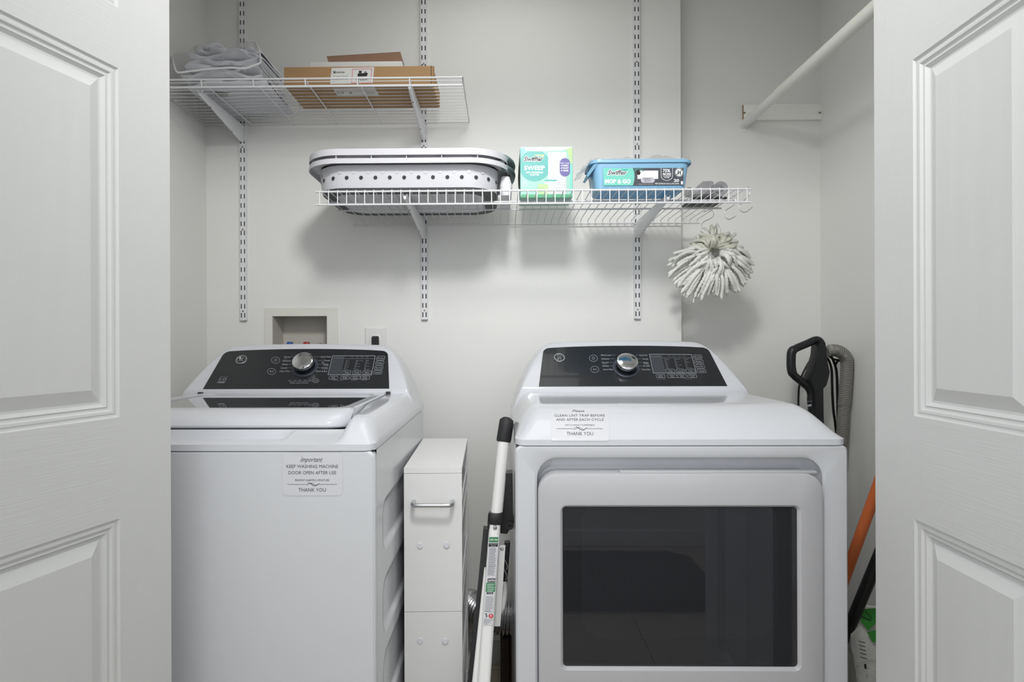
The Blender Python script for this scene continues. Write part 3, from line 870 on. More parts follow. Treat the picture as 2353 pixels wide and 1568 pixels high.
T = [('Normal', 659.9, 820.6, 14, 3.2, .3), ('Colors', 656.3, 824.3, 8.5, 2.0, .3), ('Delicates', 659.4, 829.5, 18.5, 3.2, .3), ('Whites', 654.9, 837.8, 14, 3.2, .3), ('Casuals', 652.7, 845.7, 15.3, 3.2, .3), ('Active Wear', 654.3, 853.4, 24.5, 3.2, .3),
     ('Quick Wash', 748.4, 820.3, 23.3, 3.2, .3), ('Towels', 751.1, 828.9, 14, 3.2, .3), ('PJ', 742, 833.6, 4.7, 2.6, .3), ('Bulky', 750, 837.6, 11, 3.2, .3), ('Bedding', 749.5, 840.8, 11, 2.0, .3), ('Sanitize', 746.2, 845.5, 15.7, 3.2, .3), ('with Oxi', 747.5, 849, 11, 2.0, .3), ('Drain & Spin', 739.4, 853.4, 25, 3.2, .3),
     ('Est. Time Remaining', 779, 823.2, 23, 1.9, .3), ('Water Level Control', *Zw(680, 708), 41.5, 2.5, .3), ('Level', *Zw(983, 668), 9, 2.5, .3)]
for k, s_ in enumerate(('Auto', 'Low', 'Med', 'High', 'Max')): T.append((s_, *Zw(520 + k * 91, 660), 6, 2.2, .3))
for k, s_ in enumerate(('Soak', 'Wash', 'Rinse', 'Spin')): T.append((s_, *Zw(1643 + k * 89, 243), 5.6, 1.8, .3))
def colw(names, x0, y0, x1, y1):
    n = len(names) - 1; R = []
    for k, s_ in enumerate(names):
        a, b = Zw(x0 + (x1 - x0) * k / n, y0 + (y1 - y0) * k / n); R.append((s_, a + len(s_) * .5, b, len(s_) * 1.3, 2.0, .3))
    return R
T += colw(('Hot', 'Warm', 'Cool', 'Cold', 'Tap'), 1565, 308, 1530, 462) + colw(('Extra Heavy', 'Heavy', 'Normal', 'Light'), 1740, 308, 1710, 462) + colw(('Max', 'High', 'Normal', 'No Spin'), 1920, 308, 1888, 462)
T += [('( Hold for Lock )', *Zw(1385, 662), 24, 1.7, .3), ('fabric softener', *Zw(1675, 662), 12, 1.7, .3), ('water rinse', *Zw(1855, 662), 12, 1.7, .3)]
Ln = [(Zw(540, 240), Zw(628, 240)), (Zw(550, 310), Zw(600, 310)), (Zw(497, 375), Zw(578, 375)), (Zw(492, 437), Zw(565, 437)), (Zw(538, 497), Zw(568, 497)),
      (Zw(942, 238), Zw(1058, 238)), (Zw(985, 305), Zw(1115, 305)), (Zw(1028, 373), Zw(1125, 373)), (Zw(1018, 435), Zw(1070, 435)), (Zw(960, 497), Zw(985, 497)), (Zw(1512, 272), Zw(2030, 272)), (Zw(480, 680), Zw(905, 680))]
bt = []
for x0, x1, tx in ((1465, 1615, 'Temp'), (1650, 1800, 'Soil'), (1832, 1982, 'Spin')): bt.append((*Zw(x0, 490), *Zw(x1, 550), .28, tx))
for x0, y0, x1, y1, tx in ((2082, 228, 2225, 298, 'My Cycle'), (2067, 315, 2210, 382, 'Delay'), (2048, 402, 2195, 470, 'Eco Cold'), (2028, 487, 2178, 550, 'Sound')): bt.append((*Zw(x0, y0), *Zw(x1, y1), .28, tx))
for x0, x1, tx in ((1225, 1382, ('Auto', 'Soak')), (1432, 1588, ('Deep', 'Fill')), (1615, 1785, ('Extra', 'Rinse')), (1790, 1955, ('Deep', 'Rinse'))): bt.append((*Zw(x0, 588), *Zw(x1, 645), .28, tx))
def iq(m, md, sf):
    Q = lambda x, y: (450 + x / 13.84, 790 + y / 13.84)
    md.line([Q(780, 1060), Q(1015, 1060), Q(905, 1262), Q(670, 1255)], .7, sf, .0003, True)
    md.text('10', *Q(868, 1135), 15, 6.2, sf, .0003, shear=.45, bold=.02)
    md.pp([Q(735, 1200), Q(930, 1200), Q(900, 1250), Q(700, 1250)], sf, .0003)
WA.console(washer, (555, 827.7), T, Ln, [(633.2, 828.2, 9.2, 7.6), (624, 854.2, 9.6, 7.0), (*Zw(983, 668), 7.2, 4.6)], [Zw(1288, 222), Zw(2055, 222), Zw(1990, 568), Zw(1205, 562)],
           [Zw(1296, 232), Zw(1508, 234), Zw(1440, 558), Zw(1214, 556)], bt, [(*Zw(1535, 302), *Zw(1495, 468)), (*Zw(1715, 302), *Zw(1675, 468)), (*Zw(1893, 302), *Zw(1855, 468))], (701, 842.5), iq)
sfw = ysurf(WA.yf - .0005)
notice(washer, sfw, 649, 787, 1040, 1139.5, [('Important', 717, 1056, 49, 11, .45), ('KEEP WASHING MACHINE', 718, 1072, 119, 7.6), ('DOOR OPEN AFTER USE', 718, 1086.5, 110, 7.6), ('PREVENT HARMFUL MOISTURE', 717.5, 1103.8, 79, 4.4), ('THANK YOU', 717.5, 1126, 63, 8.2)], (717.5, 1113.5, 57, 16), 6)

# ================================================================== shelf standards, brackets, wire shelves
PITCH = .032; Z0S = 1.197
def standard(X):
    t = thing('shelf_standard', (X, WY, Z0S))
    YF = WY - .014
    xs = [-.0105, -.0076, -.0040, .0040, .0076, .0105]
    zs = [Z0S]; k = 0
    zz = Z0S + .009
    while zz + .017 < ZC - .01: zs += [zz, zz + .0165]; zz += PITCH
    zs.append(ZC - .005)
    m = MB(); V = {}
    for i, x in enumerate(xs):
        for j, z in enumerate(zs): V[i, j] = m.v((X + x, YF, z))
    for i in range(5):
        for j in range(len(zs) - 1):
            if i in (1, 3) and j % 2 == 1:
                for (a, b) in (((i, j), (i + 1, j)), ((i + 1, j), (i + 1, j + 1)), ((i + 1, j + 1), (i, j + 1)), ((i, j + 1), (i, j))):
                    p, q = V[a], V[b]
                    m.face([p, q, m.v(q.co + Vector((0, .0018, 0))), m.v(p.co + Vector((0, .0018, 0)))])
                continue
            m.face([V[i, j], V[i + 1, j], V[i + 1, j + 1], V[i, j + 1]])
    for x in (xs[0], xs[-1]): m.poly([(X + x, YF, zs[0]), (X + x, WY, zs[0]), (X + x, WY, zs[-1]), (X + x, YF, zs[-1])])
    m.build('channel', 'steel_white', t)
    m = MB(); m.box(X - .0095, X + .0095, YF + .003, YF + .004, Z0S + .004, ZC - .006); m.build('slot_shade_strip', 'slot_shade', t)  # dark strip added behind the slots, its colour standing in for their shade
    for z in (1.229, 1.514, 1.802, 2.087):
        m = MB(); m.rings((X, YF + .0005, z), (0, -1, 0), [(.0032, 0), (.003, .0012), (.0012, .0018), (.0011, .0008)], 12); m.build('screw', 'screw', t, 30)
    return t
SX = [PY(558, 600, WY - .014).x, PY(975, 620, WY - .014).x, PY(1465, 620, WY - .014).x]
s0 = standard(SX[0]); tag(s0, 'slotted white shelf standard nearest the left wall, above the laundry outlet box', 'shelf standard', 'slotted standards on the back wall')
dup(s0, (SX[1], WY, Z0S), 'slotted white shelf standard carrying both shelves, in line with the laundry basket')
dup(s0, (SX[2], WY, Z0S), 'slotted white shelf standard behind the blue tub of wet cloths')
def bracket(name_lab, X, ztop, ytip, drop, grp):
    t = thing('shelf_bracket', (X, WY - .014, ztop - drop))
    yb_ = WY - .013; hw_ = .0055
    sec = []
    n = 14
    loops = []
    for i in range(n + 1):
        f = i / n; y = ytip + (yb_ - ytip) * f
        low = ztop - .014 - (drop - .014) * (f ** 1.1); top = ztop - (.0 if f > .06 else .004)
        if f > .93: low = ztop - drop + (f - .93) * .06
        r = hw_ * (1 if f > .04 else .7)
        loops.append([(X - r, y, top), (X - r, y, low + .004), (X - r * .5, y, low + .001), (X, y, low), (X + r * .5, y, low + .001), (X + r, y, low + .004), (X + r, y, top)])
    m = MB(); m.loft(loops, True, True, True); m.build('arm', 'steel_white', t, 50)
    m = MB()
    for f in (.22, .72):
        y = ytip + (yb_ - ytip) * f; low = ztop - .014 - (drop - .014) * (f ** 1.1)
        m.rings((X, y, low - .0004), (0, -.25, -1), [(.0022, 0), (.0001, .0001)], 10)
    m.each('punched_hole', 'ink_black', t)
    m = MB(); m.box(X - .007, X - .004, ytip + .002, ytip + .006, ztop - .004, ztop + .002); m.box(X + .004, X + .007, ytip + .002, ytip + .006, ztop - .004, ztop + .002)
    m.box(X - .0012 - .0058, X + .0012 - .0058, yb_ - .004, yb_ + .006, ztop - drop + .01, ztop - .006); m.box(X - .0012 + .0058, X + .0012 + .0058, yb_ - .004, yb_ + .006, ztop - drop + .01, ztop - .006)
    m.each('hook', 'steel_white', t)
    tag(t, name_lab, 'bracket', grp)
UZ, LZ = 1.8815, 1.5365
bracket('white bracket under the upper shelf below the bag of bedding', SX[0], UZ - .006, 1.765, .062, 'shelf brackets')
bracket('white bracket under the upper shelf below the cardboard carton', SX[1], UZ - .006, 1.735, .062, 'shelf brackets')
bracket('white bracket under the lower shelf below the laundry basket', SX[1], LZ - .006, 1.645, .060, 'shelf brackets')
bracket('white bracket under the lower shelf below the blue tub', SX[2], LZ - .006, 1.675, .060, 'shelf brackets')

def rod(a, b, r, seg=8): m = MB(); m.tube([a, b], r, seg); return m
# upper shelf: wires run lengthwise
ux0, ux1, uy0, uy1 = XL + .004, PY(1063, 180, 1.703).x, 1.703, WY - .016
us_ = thing('wire_shelf', (ux1, uy1, UZ), 'short white wire shelf high up with wires running along its length', 'shelf')
rod((ux0, uy0, UZ), (ux1, uy0, UZ), .0028).build('front_rail', 'wire_white', us_, 60)
rod((ux0, uy0 + .004, UZ - .021), (ux1, uy0 + .004, UZ - .021), .0030).build('lip_rail', 'wire_white', us_, 60)
rod((ux0, uy1, UZ), (ux1, uy1, UZ), .0026).build('back_rail', 'wire_white', us_, 60)
first = None
for k in range(1, 14):
    y = uy0 + (uy1 - uy0) * k / 14
    if first is None:
        first = rod((ux0, y, UZ + .002), (ux1, y, UZ + .002), .0013, 6).build('shelf_wire', 'wire_white', us_, 60); fy = y
    else:
        o = first.copy(); COL.objects.link(o); o.location = (0, y - fy, 0)
first = None
cx0 = PY(462, 182, uy0).x
for k in range(0, 5):
    X = cx0 + .1512 * k
    if first is None:
        m = MB(); m.tube([(X, uy0 + .005, UZ - .021), (X, uy0 - .001, UZ - .001), (X, uy0 + .004, UZ - .004), (X, uy1, UZ - .0035)], .0019, 6)
        first = m.build('cross_wire', 'wire_white', us_, 60)
    else:
        o = first.copy(); COL.objects.link(o); o.location = (.1512 * k, 0, 0)
for X in (ux0 + .001, ux1):
    m = MB(); m.tube([(X, uy0 + .004, UZ - .021), (X, uy0, UZ), (X, uy1, UZ)], .0022, 6); m.build('cross_wire', 'wire_white', us_, 60)
# lower shelf: wires run front to back
lx0, lx1, ly0_, ly1_ = PY(726, 440, 1.634).x, PY(1725, 437, 1.634).x, 1.634, WY - .018
ls_ = thing('wire_shelf', (lx0, ly1_, LZ), 'long white wire shelf holding the laundry basket, carton and blue tub', 'shelf')
def lrail(nm, y, z, r, a=0, b=0): rod((lx0 + a, y, z), (lx1 - b, y, z), r).build(nm, 'wire_white', ls_, 60)
lrail('front_rail', ly0_, LZ, .0028); lrail('lip_rail', ly0_, LZ - .036, .0028)
lrail('support_rail', 1.745, LZ - .0045, .0028); lrail('support_rail', 1.85, LZ - .0045, .0028); lrail('back_rail', ly1_, LZ - .010, .0028)
first = None; nW = 48
stp = (lx1 - lx0 - .022) / (nW - 1)
for k in range(nW):
    if first is None:
        X = lx0 + .011
        m = MB(); m.tube([(X, ly0_ - .0035, LZ - .038), (X, ly0_ - .0035, LZ + .001), (X, ly0_ - .001, LZ + .0035), (X, ly0_ + .004, LZ + .0025), (X, ly1_ - .015, LZ + .0015), (X, ly1_ - .004, LZ - .002), (X, ly1_ - .003, LZ - .010)], .00135, 6)
        first = m.build('shelf_wire', 'wire_white', ls_, 60)
    else:
        o = first.copy(); COL.objects.link(o); o.location = (stp * k, 0, 0)

# ------------------------------------------------------------------ closet rod and its board
t = thing('mounting_board', (.9, RY, 1.9), 'short fluted white board screwed across the recessed corner', 'board')
b0, b1 = PY(1706, 243, RY), PY(1886, 277, RY)
m = MB(); n = 32; zb0, zb1 = b1.z, b0.z
prof = [(zb0 + (zb1 - zb0) * k / n, .010 + .0016 * math.cos(k / n * 2 * PI * 6)) for k in range(n + 1)]
lp = [(RY, zb0)] + [(RY - d, z) for z, d in prof] + [(RY, zb1)]
m.loft([[(b0.x, y, z) for y, z in lp], [(b1.x, y, z) for y, z in lp]], True, False, True); m.build('board', 'board_white', t, 25)
m = MB(); m.prism([(b0.x - .0005, y, z) for y, z in lp], (.0006, 0, 0)); m.build('cut_end', 'raw_wood', t)
for q in ((1711, 259), (1884, 259)):
    c = PY(*q, RY - .0125); m = MB(); m.rings(c, (0, -1, 0), [(.0035, -.001), (.0035, .0008), (.0012, .0012)], 12); m.build('screw', 'screw', t, 30)
RC = PY(1712, 284, RY - .01)
t = thing('closet_rod', RC, 'white hanging rod running from the back wall up towards the right door', 'rod')
m = MB(); m.tube([(RC.x, RY - .002, RC.z), (RC.x, 1.88, RC.z)], .0150, 24); m.build('inner_tube', 'trim_white', t, 40)
m = MB(); m.tube([(RC.x, 1.885, RC.z), (RC.x, 1.102, RC.z)], .0168, 24); m.build('outer_tube', 'cream_paint', t, 40)
m = MB(); m.rings((RC.x, RY, RC.z), (0, -1, 0), [(.0185, 0), (.0185, .003), (.0165, .005), (.0165, .010)], 24); m.build('flange', 'trim_white', t, 30)
m = MB(); m.rings((RC.x, RY, RC.z - .022), (0, -1, 0), [(.006, 0), (.006, .004), (.002, .005)], 12); m.build('screw', 'trim_white', t, 30)

# ------------------------------------------------------------------ laundry outlet valves and wall socket
def valve(px, mt, lab, nm='water_valve'):
    p = PY(px, 790, WY + .05)
    t = thing(nm, (p.x, p.y, p.z - .04), lab, 'valve')
    m = MB(); m.cyl((p.x, p.y, p.z - .07), (p.x, p.y, p.z - .012), .008, 12); m.build('stem', 'brushed', t, 40)
    m = MB(); m.box(p.x - .010, p.x + .010, p.y - .012, p.y + .006, p.z - .014, p.z + .0065, .004); m.build('handle', mt, t, 30)
valve(667, 'blue_valve', 'blue cold-water valve handle in the wall niche')
valve(705, 'red_valve', 'red hot-water valve handle in the wall niche')
p = PY(738, 794, WY + .04)
t = thing('drain_hose', p, 'rounded grey drain hose end in the wall niche', 'hose')
m = MB(); m.tube(curve([p + Vector((0, .02, -.10)), p + Vector((0, .015, -.03)), p + Vector((0, 0, -.008)), p + Vector((0, -.02, -.02)), p + Vector((0, -.035, -.06))], 5), .016, 14); m.build('bend', 'tub_plastic', t, 50)
p0, p1 = PY(838, 753, WY - .006), PY(888, 753, WY - .006)
t = thing('wall_outlet', ((p0.x + p1.x) / 2, WY, p0.z - .06), 'white wall outlet plate behind the washer console', 'outlet')
m = MB(); A = rr(p0.x, p1.x, p0.z - .118, p0.z, .003, 3); B = rr(p0.x + .004, p1.x - .004, p0.z - .114, p0.z - .004, .003, 3)
m.loft([XZ(A, WY), XZ(A, WY - .002), XZ(B, WY - .006)], True, False, True); m.build('plate', 'trim_white', t, 20)
c = PY(864, 779, WY - .006); m = MB(); m.rings(c, (0, -1, 0), [(.0165, -.001), (.0165, .001), (.0155, .0015)], 28); m.build('receptacle', 'trim_white', t, 30)
t = thing('power_plug', c, 'black power plug in the outlet behind the washer', 'plug')
m = MB(); m.loft([[(c.x + x, c.y - .001, c.z + z) for x, z in rr(-.0155, .011, -.03, .010, .006, 4)], [(c.x + x, c.y - .012, c.z + z) for x, z in rr(-.013, .009, -.03, .008, .005, 4)], [(c.x + x, c.y - .022, c.z + z) for x, z in rr(-.010, .005, -.03, .006, .005, 4)]], True, True, True)
m.build('plug_body', 'ink_black', t, 35)
m = MB(); m.tube(curve([(c.x - .003, c.y - .014, c.z - .026), (c.x - .003, c.y - .02, c.z - .06), (c.x - .01, c.y - .02, c.z - .2), (c.x - .05, c.y - .015, c.z - .5)], 6), .004, 8); m.build('cord', 'cord_black', t, 60)

# ------------------------------------------------------------------ laundry basket
bx0, bx1, by0, by1 = -.517, -.020, 1.657, 1.976
BZ = LZ + .0045
t = thing('laundry_basket', ((bx0 + bx1) / 2, (by0 + by1) / 2, BZ), 'white collapsible laundry basket with a grey folding band and round holes', 'basket')
def bl(d, z, r=.07): return XY(rr(bx0 - d, bx1 + d, by0 - d, by1 + d, r, 10), z)
m = MB(); m.loft([bl(-.034, BZ + .0015, .05), bl(-.004, BZ + .001, .075), bl(.003, BZ + .004, .08), bl(.006, BZ + .013, .085)]); m.build('folding_band', 'basket_grey', t, 40)
m = MB(); m.loft([bl(-.036, BZ + .001, .05), bl(-.034, BZ + .004, .05)], True, True, True); m.build('base', 'basket_base', t, 30)
m = MB()
q = bl(-.05, BZ + .0008, .03); m.tube([Vector(v) for v in q], .0010, 5, closed=True)
m.build('base_ridge', 'basket_base', t, 40)
m = MB(); m.loft([bl(.001, BZ + .011, .083), bl(.006, BZ + .010, .085), bl(.009, BZ + .030, .088), bl(.010, BZ + .052, .09), bl(.012, BZ + .072, .092), bl(.006, BZ + .074, .088)])
m.build('wall_band', 'basket_white', t, 40)
zA, zB = PY(900, 363, 1.622), PY(900, 376, 1.622)
zC, zD = PY(900, 341, 1.622), PY(900, 357, 1.622)
m = MB(); m.loft([bl(.010, zA.z - .002, .09), bl(.034, zA.z, .10), bl(.0385, zA.z - .001, .105), bl(.0405, zB.z, .107), bl(.0385, zB.z, .105), bl(.036, zA.z - .004, .10), bl(.010, zA.z - .006, .09)]); m.build('lower_rim', 'basket_white', t, 35)
m = MB(); m.loft([bl(.008, zA.z - .003, .09), bl(.012, zD.z + .008, .092), bl(.032, zC.z, .10), bl(.038, zC.z - .001, .105), bl(.0395, zD.z, .107), bl(.0375, zD.z, .105), bl(.034, zC.z - .006, .10), bl(.0, zC.z - .006, .09), bl(-.004, zC.z - .03, .09), bl(-.006, BZ + .01, .08)]); m.build('upper_rim', 'basket_white', t, 35)
# ventilation holes around the band: dark openings with raised collars
hl = rr(bx0 - .0105, bx1 + .0105, by0 - .0105, by1 + .0105, .088, 14)
def along(loop, step, off=0.0):
    out = []; acc = off; n = len(loop)
    for i in range(n):
        a, b = Vector(loop[i]), Vector(loop[(i + 1) % n]); L = (b - a).length
        while acc < L:
            p = a + (b - a) * (acc / L); d = (b - a).normalized(); out.append((p, Vector((d.y, -d.x)))); acc += step
        acc -= L
    return out
hm = None
zh = PY(900, 408, by0 - .01).z
for i, (p, nn) in enumerate(along(hl, .0402, .004)):
    if p.y > 1.80: continue
    m = MB(); m.rings((p.x, p.y, zh), (nn.x, nn.y, .12), [(.0054, .0004), (.0001, .0004)], 18); m.build('vent_hole', 'basket_grey', t)
for i, (p, nn) in enumerate(along(hl, .0402, .024)):
    if p.y > 1.80: continue
    m = MB(); m.rings((p.x, p.y, zh + .0155), (nn.x, nn.y, .05), [(.0054, .0001), (.0050, .0005), (.0001, .0005)], 18); m.build('boss', 'basket_white', t, 30)
m = MB()
for i, (p, nn) in enumerate(along(rr(bx0 - .03, bx1 + .03, by0 - .03, by1 + .03, .10, 14), .097, .03)):
    if p.y > 1.85: continue
    d = Vector((nn.x, nn.y, 0)); c = Vector((p.x, p.y, (zD.z + zA.z) / 2)) - d * .006
    m.obox(c, d, Vector((-nn.y, nn.x, 0)), Vector((0, 0, 1)), .012, .001, (zD.z - zA.z) / 2 + .006)
m.each('rim_rib', 'basket_white', t)
for k, (z, mt) in enumerate(((1.652, 'basket_grip'), (1.625, 'basket_grip'))):
    m = MB(); pts = curve([(bx1 + .030, 1.70, z - .006), (bx1 + .047, 1.76, z), (bx1 + .053, 1.82, z + .002), (bx1 + .047, 1.88, z), (bx1 + .030, 1.93, z - .006)], 5)
    m.tube(pts, [.0105] * len(pts), 12); m.build('grip', mt, t, 50)
m = MB(); m.loft([XY(rr(bx1 + .02, bx1 + .048, 1.72, 1.91, .012, 4), 1.545), XY(rr(bx1 + .016, bx1 + .052, 1.715, 1.915, .014, 4), 1.575), XY(rr(bx1 + .02, bx1 + .045, 1.72, 1.91, .012, 4), 1.60)], True, True, True)
m.build('handle_bracket', 'basket_base', t, 40)

# ------------------------------------------------------------------ carton of sweeping cloths
YC = 1.718
c0, c1 = PY(1195.5, 338, YC), PY(1316, 454, YC)
t = thing('cloth_carton', ((c0.x + c1.x) / 2, YC + .05, LZ + .003), 'mint green carton of dry sweeping cloths standing on the lower wire shelf', 'box')
z0 = LZ + .0035; z1 = c0.z
m = MB(); dpt = .118
def cs(z, f):
    b = .004 * math.sin(PI * f)
    return [(c0.x, YC, z), (c1.x, YC, z), (c1.x + b, YC + dpt * .5, z), (c1.x + .001, YC + dpt, z), (c0.x - .001, YC + dpt, z), (c0.x - b * .5, YC + dpt * .5, z)]
m.loft([cs(z0 + (z1 - z0) * f, f) for f in lin(0, 1, 8)], True, True, True); m.build('carton', 'carton_mint', t, 30)
m = MB()
for X, s_ in ((c1.x, 1), (c0.x, -1)):
    m.poly([(X + s_ * .0005, YC + .001, z0), (X + s_ * (.0005 + (.004 if s_ > 0 else .003)), YC + dpt * .5, (z0 + z1) / 2), (X + s_ * .0005, YC + .001, z1)])
    m.poly([(X + s_ * .0008, YC + dpt, z0), (X + s_ * (.0012 + .004), YC + dpt * .5, (z0 + z1) / 2), (X + s_ * .0008, YC + dpt, z1)])
m.each('end_flap', 'carton_inner', t)
sf = ysurf(YC - .0004)
K = lambda x, y: (1180 + x / 10.81, 325 + y / 10.81)
def clip_circle(cx, cy, r, x0, x1, y0=-9e9):
    P = []
    for i in range(64):
        a = 2 * PI * i / 64; P.append((min(max(cx + r * math.cos(a), x0), x1), max(cy + r * math.sin(a), y0)))
    Q = []
    for p in P:
        if not Q or math.hypot(p[0] - Q[-1][0], p[1] - Q[-1][1]) > 1: Q.append(p)
    return Q
m = MB(); m.pp([K(*p) for p in clip_circle(525, 600, 390, 168, 860, 250)], sf, .0001); m.build('printed_circle', 'teal', t)
m = MB(); m.pp([K(860, 265), K(1310, 265), K(1310, 1310), K(860, 1310)], sf, .0001); m.build('cloth_print', 'carton_white', t)
m = MB()
for r in range(16):
    for q in range(5):
        x, y = 885 + q * 88, 300 + r * 64
        m.line([K(x, y + 20), K(x + 44, y), K(x + 88, y + 20)], .5, sf, .0003)
m.line([K(1325, 300), K(1325, 1310)], .5, sf, .0003); m.line([K(1360, 330), K(1360, 1310)], .5, sf, .0003)
m.build('quilt_print', 'emboss', t)
m = MB(); m.pp([K(1400, 560), K(1462, 560), K(1465, 1320), K(1400, 1320)], sf, .0001); m.pp([K(168, 160), K(300, 160), K(240, 300), K(168, 400)], sf, .0001); m.each('mint_print', 'mint', t)
m = MB(); m.pp([K(1320, 200), K(1460, 140), K(1462, 550), K(1410, 550)], sf, .0001); m.pp([K(600, 1060), K(855, 1060), K(855, 1310), K(640, 1310)], sf, .0001); m.pp([K(480, 330), K(780, 325), K(740, 400)], sf, .0004); m.each('lime_print', 'lime', t)
m = MB(); m.pp([K(185, 1320), K(1455, 1318), K(1430, 1395), K(190, 1395)], sf, .0002); m.build('green_band', 'leaf_green', t)
m = MB(); m.pp([K(170, 145), K(1455, 135), K(1455, 150), K(1200, 235), K(600, 250), K(330, 230), K(170, 170)], sf, .00005); m.build('white_flare', 'carton_white', t)
m = MB(); m.pp([K(*p) for p in rr(1148, 1405, 418, 872, 126, 8)], sf, .0005); m.build('printed_badge', 'purple', t)
m = MB(); m.text('Swiffer', *K(500, 435), 46, 10.5, sf, .0005, shear=.3, bold=.085)
m.text('SWEEP', *K(522, 658), 48, 9.2, sf, .0005, bold=.035); m.text('DRY SWEEPING', *K(522, 775), 39, 3.8, sf, .0005, bold=.03); m.text('CLOTHS', *K(520, 832), 21, 3.8, sf, .0005, bold=.03)
m.text('32', *K(275, 1042), 12, 7.5, sf, .0005); m.text('TRAP + LOCK', *K(1273, 543), 21, 2.2, sf, .0008, bold=.03)
for k, s_ in enumerate(('DIRT', 'DUST', 'HAIR')):
    m.text(s_, *K(1302, 603 + k * 63), 12.5, 3.6, sf, .0008, bold=.03); m.line([K(1178, 600 + k * 63), K(1192, 618 + k * 63), K(1218, 580 + k * 63)], 1.0, sf, .0008)
m.pp([K(775, 995), K(1072, 995), K(1072, 1060), K(775, 1060)], sf, .0003)
m.text('CLOTHS', *K(273, 1110), 10, 2, sf, .0005)
m.build('lettering', 'ink_white', t)
m = MB(); m.text('Swiffer', *K(500, 435), 44, 10, sf, .0007, shear=.3, bold=.02); m.text('for all surfaces', *K(920, 1043), 24, 1.6, sf, .0007); m.build('brand_lettering', 'ink_grey', t)
m = MB(); m.pp([K(775, 955), K(1072, 955), K(1072, 992), K(775, 992)], sf, .0003); m.build('teal_tab', 'teal', t)

# ------------------------------------------------------------------ blue tub of wet mopping cloths
YT = 1.645
a0, a1 = PY(1369, 452, YT), PY(1578, 452, YT)
zt0 = LZ + .0035; zr = PY(1470, 368, YT - .004).z
t = thing('wet_cloth_tub', ((a0.x + a1.x) / 2, YT + .06, LZ + .003), 'light blue plastic tub of wet mopping cloths with torn film on top', 'tub')
def tl(d, z, r=.014): return XY(rr(a0.x - d, a1.x + d, YT - d * .6, YT + .115 + d * .6, r, 5), z)
m = MB(); m.loft([tl(-.006, zt0, .02), tl(-.001, zt0 + .004, .02), tl(.007, zr - .016, .022), tl(.0075, zr - .014, .022), tl(.0075, zr - .004, .022), tl(.014, zr - .004, .026), tl(.0165, zr - .008, .028), tl(.0172, zr - .006, .028), tl(.0165, zr, .028), tl(.009, zr + .002, .024)], True, True, False)
tubo = m.build('tub', 'tub_blue', t, 35)
m = MB(); m.loft([tl(-.012, zt0 - .0004, .02), tl(-.008, zt0 - .0006, .02)], True, True, True); m.build('tub_base', 'tub_blue_dark', t)
m = MB(); m.loft([tl(.012, zr + .0018, .026), tl(.012, zr + .003, .026)], True, True, True); m.build('lid_film', 'carton_white', t)
# rim flap drooping at the left end
q0 = PY(1350, 405, YT + .01)
m = MB(); A = [PY(1376, 374, YT - .006), PY(1364, 378, YT - .006), PY(1354, 392, YT - .004), PY(1347, 404, YT), PY(1352, 406, YT), PY(1361, 394, YT), PY(1370, 384, YT)]
m.prism(A, (0, .07, 0)); m.build('rim_flap', 'tub_blue', t, 40)
# crumpled film: sheet waving over the rim and trailing off the left end
def crumple(name, pts, y0, y1, amp, seedv, mt='wrap_film', thick=0.0):
    rnd = random.Random(seedv); m = MB(); base = curve([(x, 0, y) for x, y in pts], 6)
    ph = [rnd.uniform(0, 6) for _ in range(4)]
    def f(i, j):
        b = base[i]; p = PY(b.x, b.z, y0 + (y1 - y0) * j / 8)
        p.z = PY(b.x, b.z, y0).z + amp * (math.sin(i * 1.3 + ph[0] + j) + .6 * math.sin(i * .7 + j * 1.9 + ph[1]))
        p.x = PY(b.x, b.z, y0).x + amp * .8 * math.sin(j * 1.2 + i * .5 + ph[2]); return p
    m.grid(f, range(len(base)), range(9)); return m.build(name, mt, t, 60)
crumple('torn_film', [(1328, 396), (1342, 390), (1352, 376), (1362, 368), (1376, 365), (1420, 363), (1450, 362), (1480, 365), (1498, 358), (1515, 356), (1540, 360), (1560, 365), (1575, 362), (1588, 355)], YT - .002, YT + .09, .0010, 3)
crumple('film_strip', [(1327, 398), (1338, 386), (1350, 378), (1356, 368), (1372, 364)], YT + .01, YT + .06, .003, 9)
sf = plane_surf(PY(1470, 440, YT + .0 - .0022) , (0, -1, -.085))
sf = plane_surf((a0.x, YT - .0010, zt0 + .010), (0, -1, -.060), .0016)
K = lambda x, y: (1330 + x / 8.404, 345 + y / 8.404)
m = MB(); m.pp([K(468, 350), K(1040, 350), K(1068, 430), K(1075, 520), K(1065, 610), K(1042, 685), K(478, 688)], sf, 0); m.build('label_mint', 'mint', t)
m = MB(); m.pp([K(1040, 350), K(2022, 348), K(2015, 680), K(1042, 685), K(1065, 610), K(1075, 520), K(1068, 430)], sf, 0); m.build('label_charcoal', 'label_charcoal', t)
m = MB(); m.text('Swiffer', *K(745, 435), 46, 11, sf, .0003, shear=.3, bold=.085); m.text('MOP & GO', *K(752, 607), 59, 9.0, sf, .0003, bold=.045)
m.pp([K(1130, 400), K(1530, 400), K(1530, 560), K(1130, 560)], sf, .0003)
m.text('75%', *K(1690, 400), 17, 7, sf, .0003, bold=.03); m.text('MORE', *K(1698, 466), 18.5, 4.6, sf, .0003, bold=.03); m.text('SCRUBBING', *K(1698, 506), 18, 2, sf, .0003, bold=.03); m.text('POWER', *K(1698, 535), 12, 2, sf, .0003, bold=.03)
m.line([K(1585, 350), K(1588, 500)] + [K(1697 + 110 * math.cos(a), 500 + 90 * math.sin(a)) for a in lin(PI, 0, 12)] + [K(1808, 350)], .9, sf, .0003)
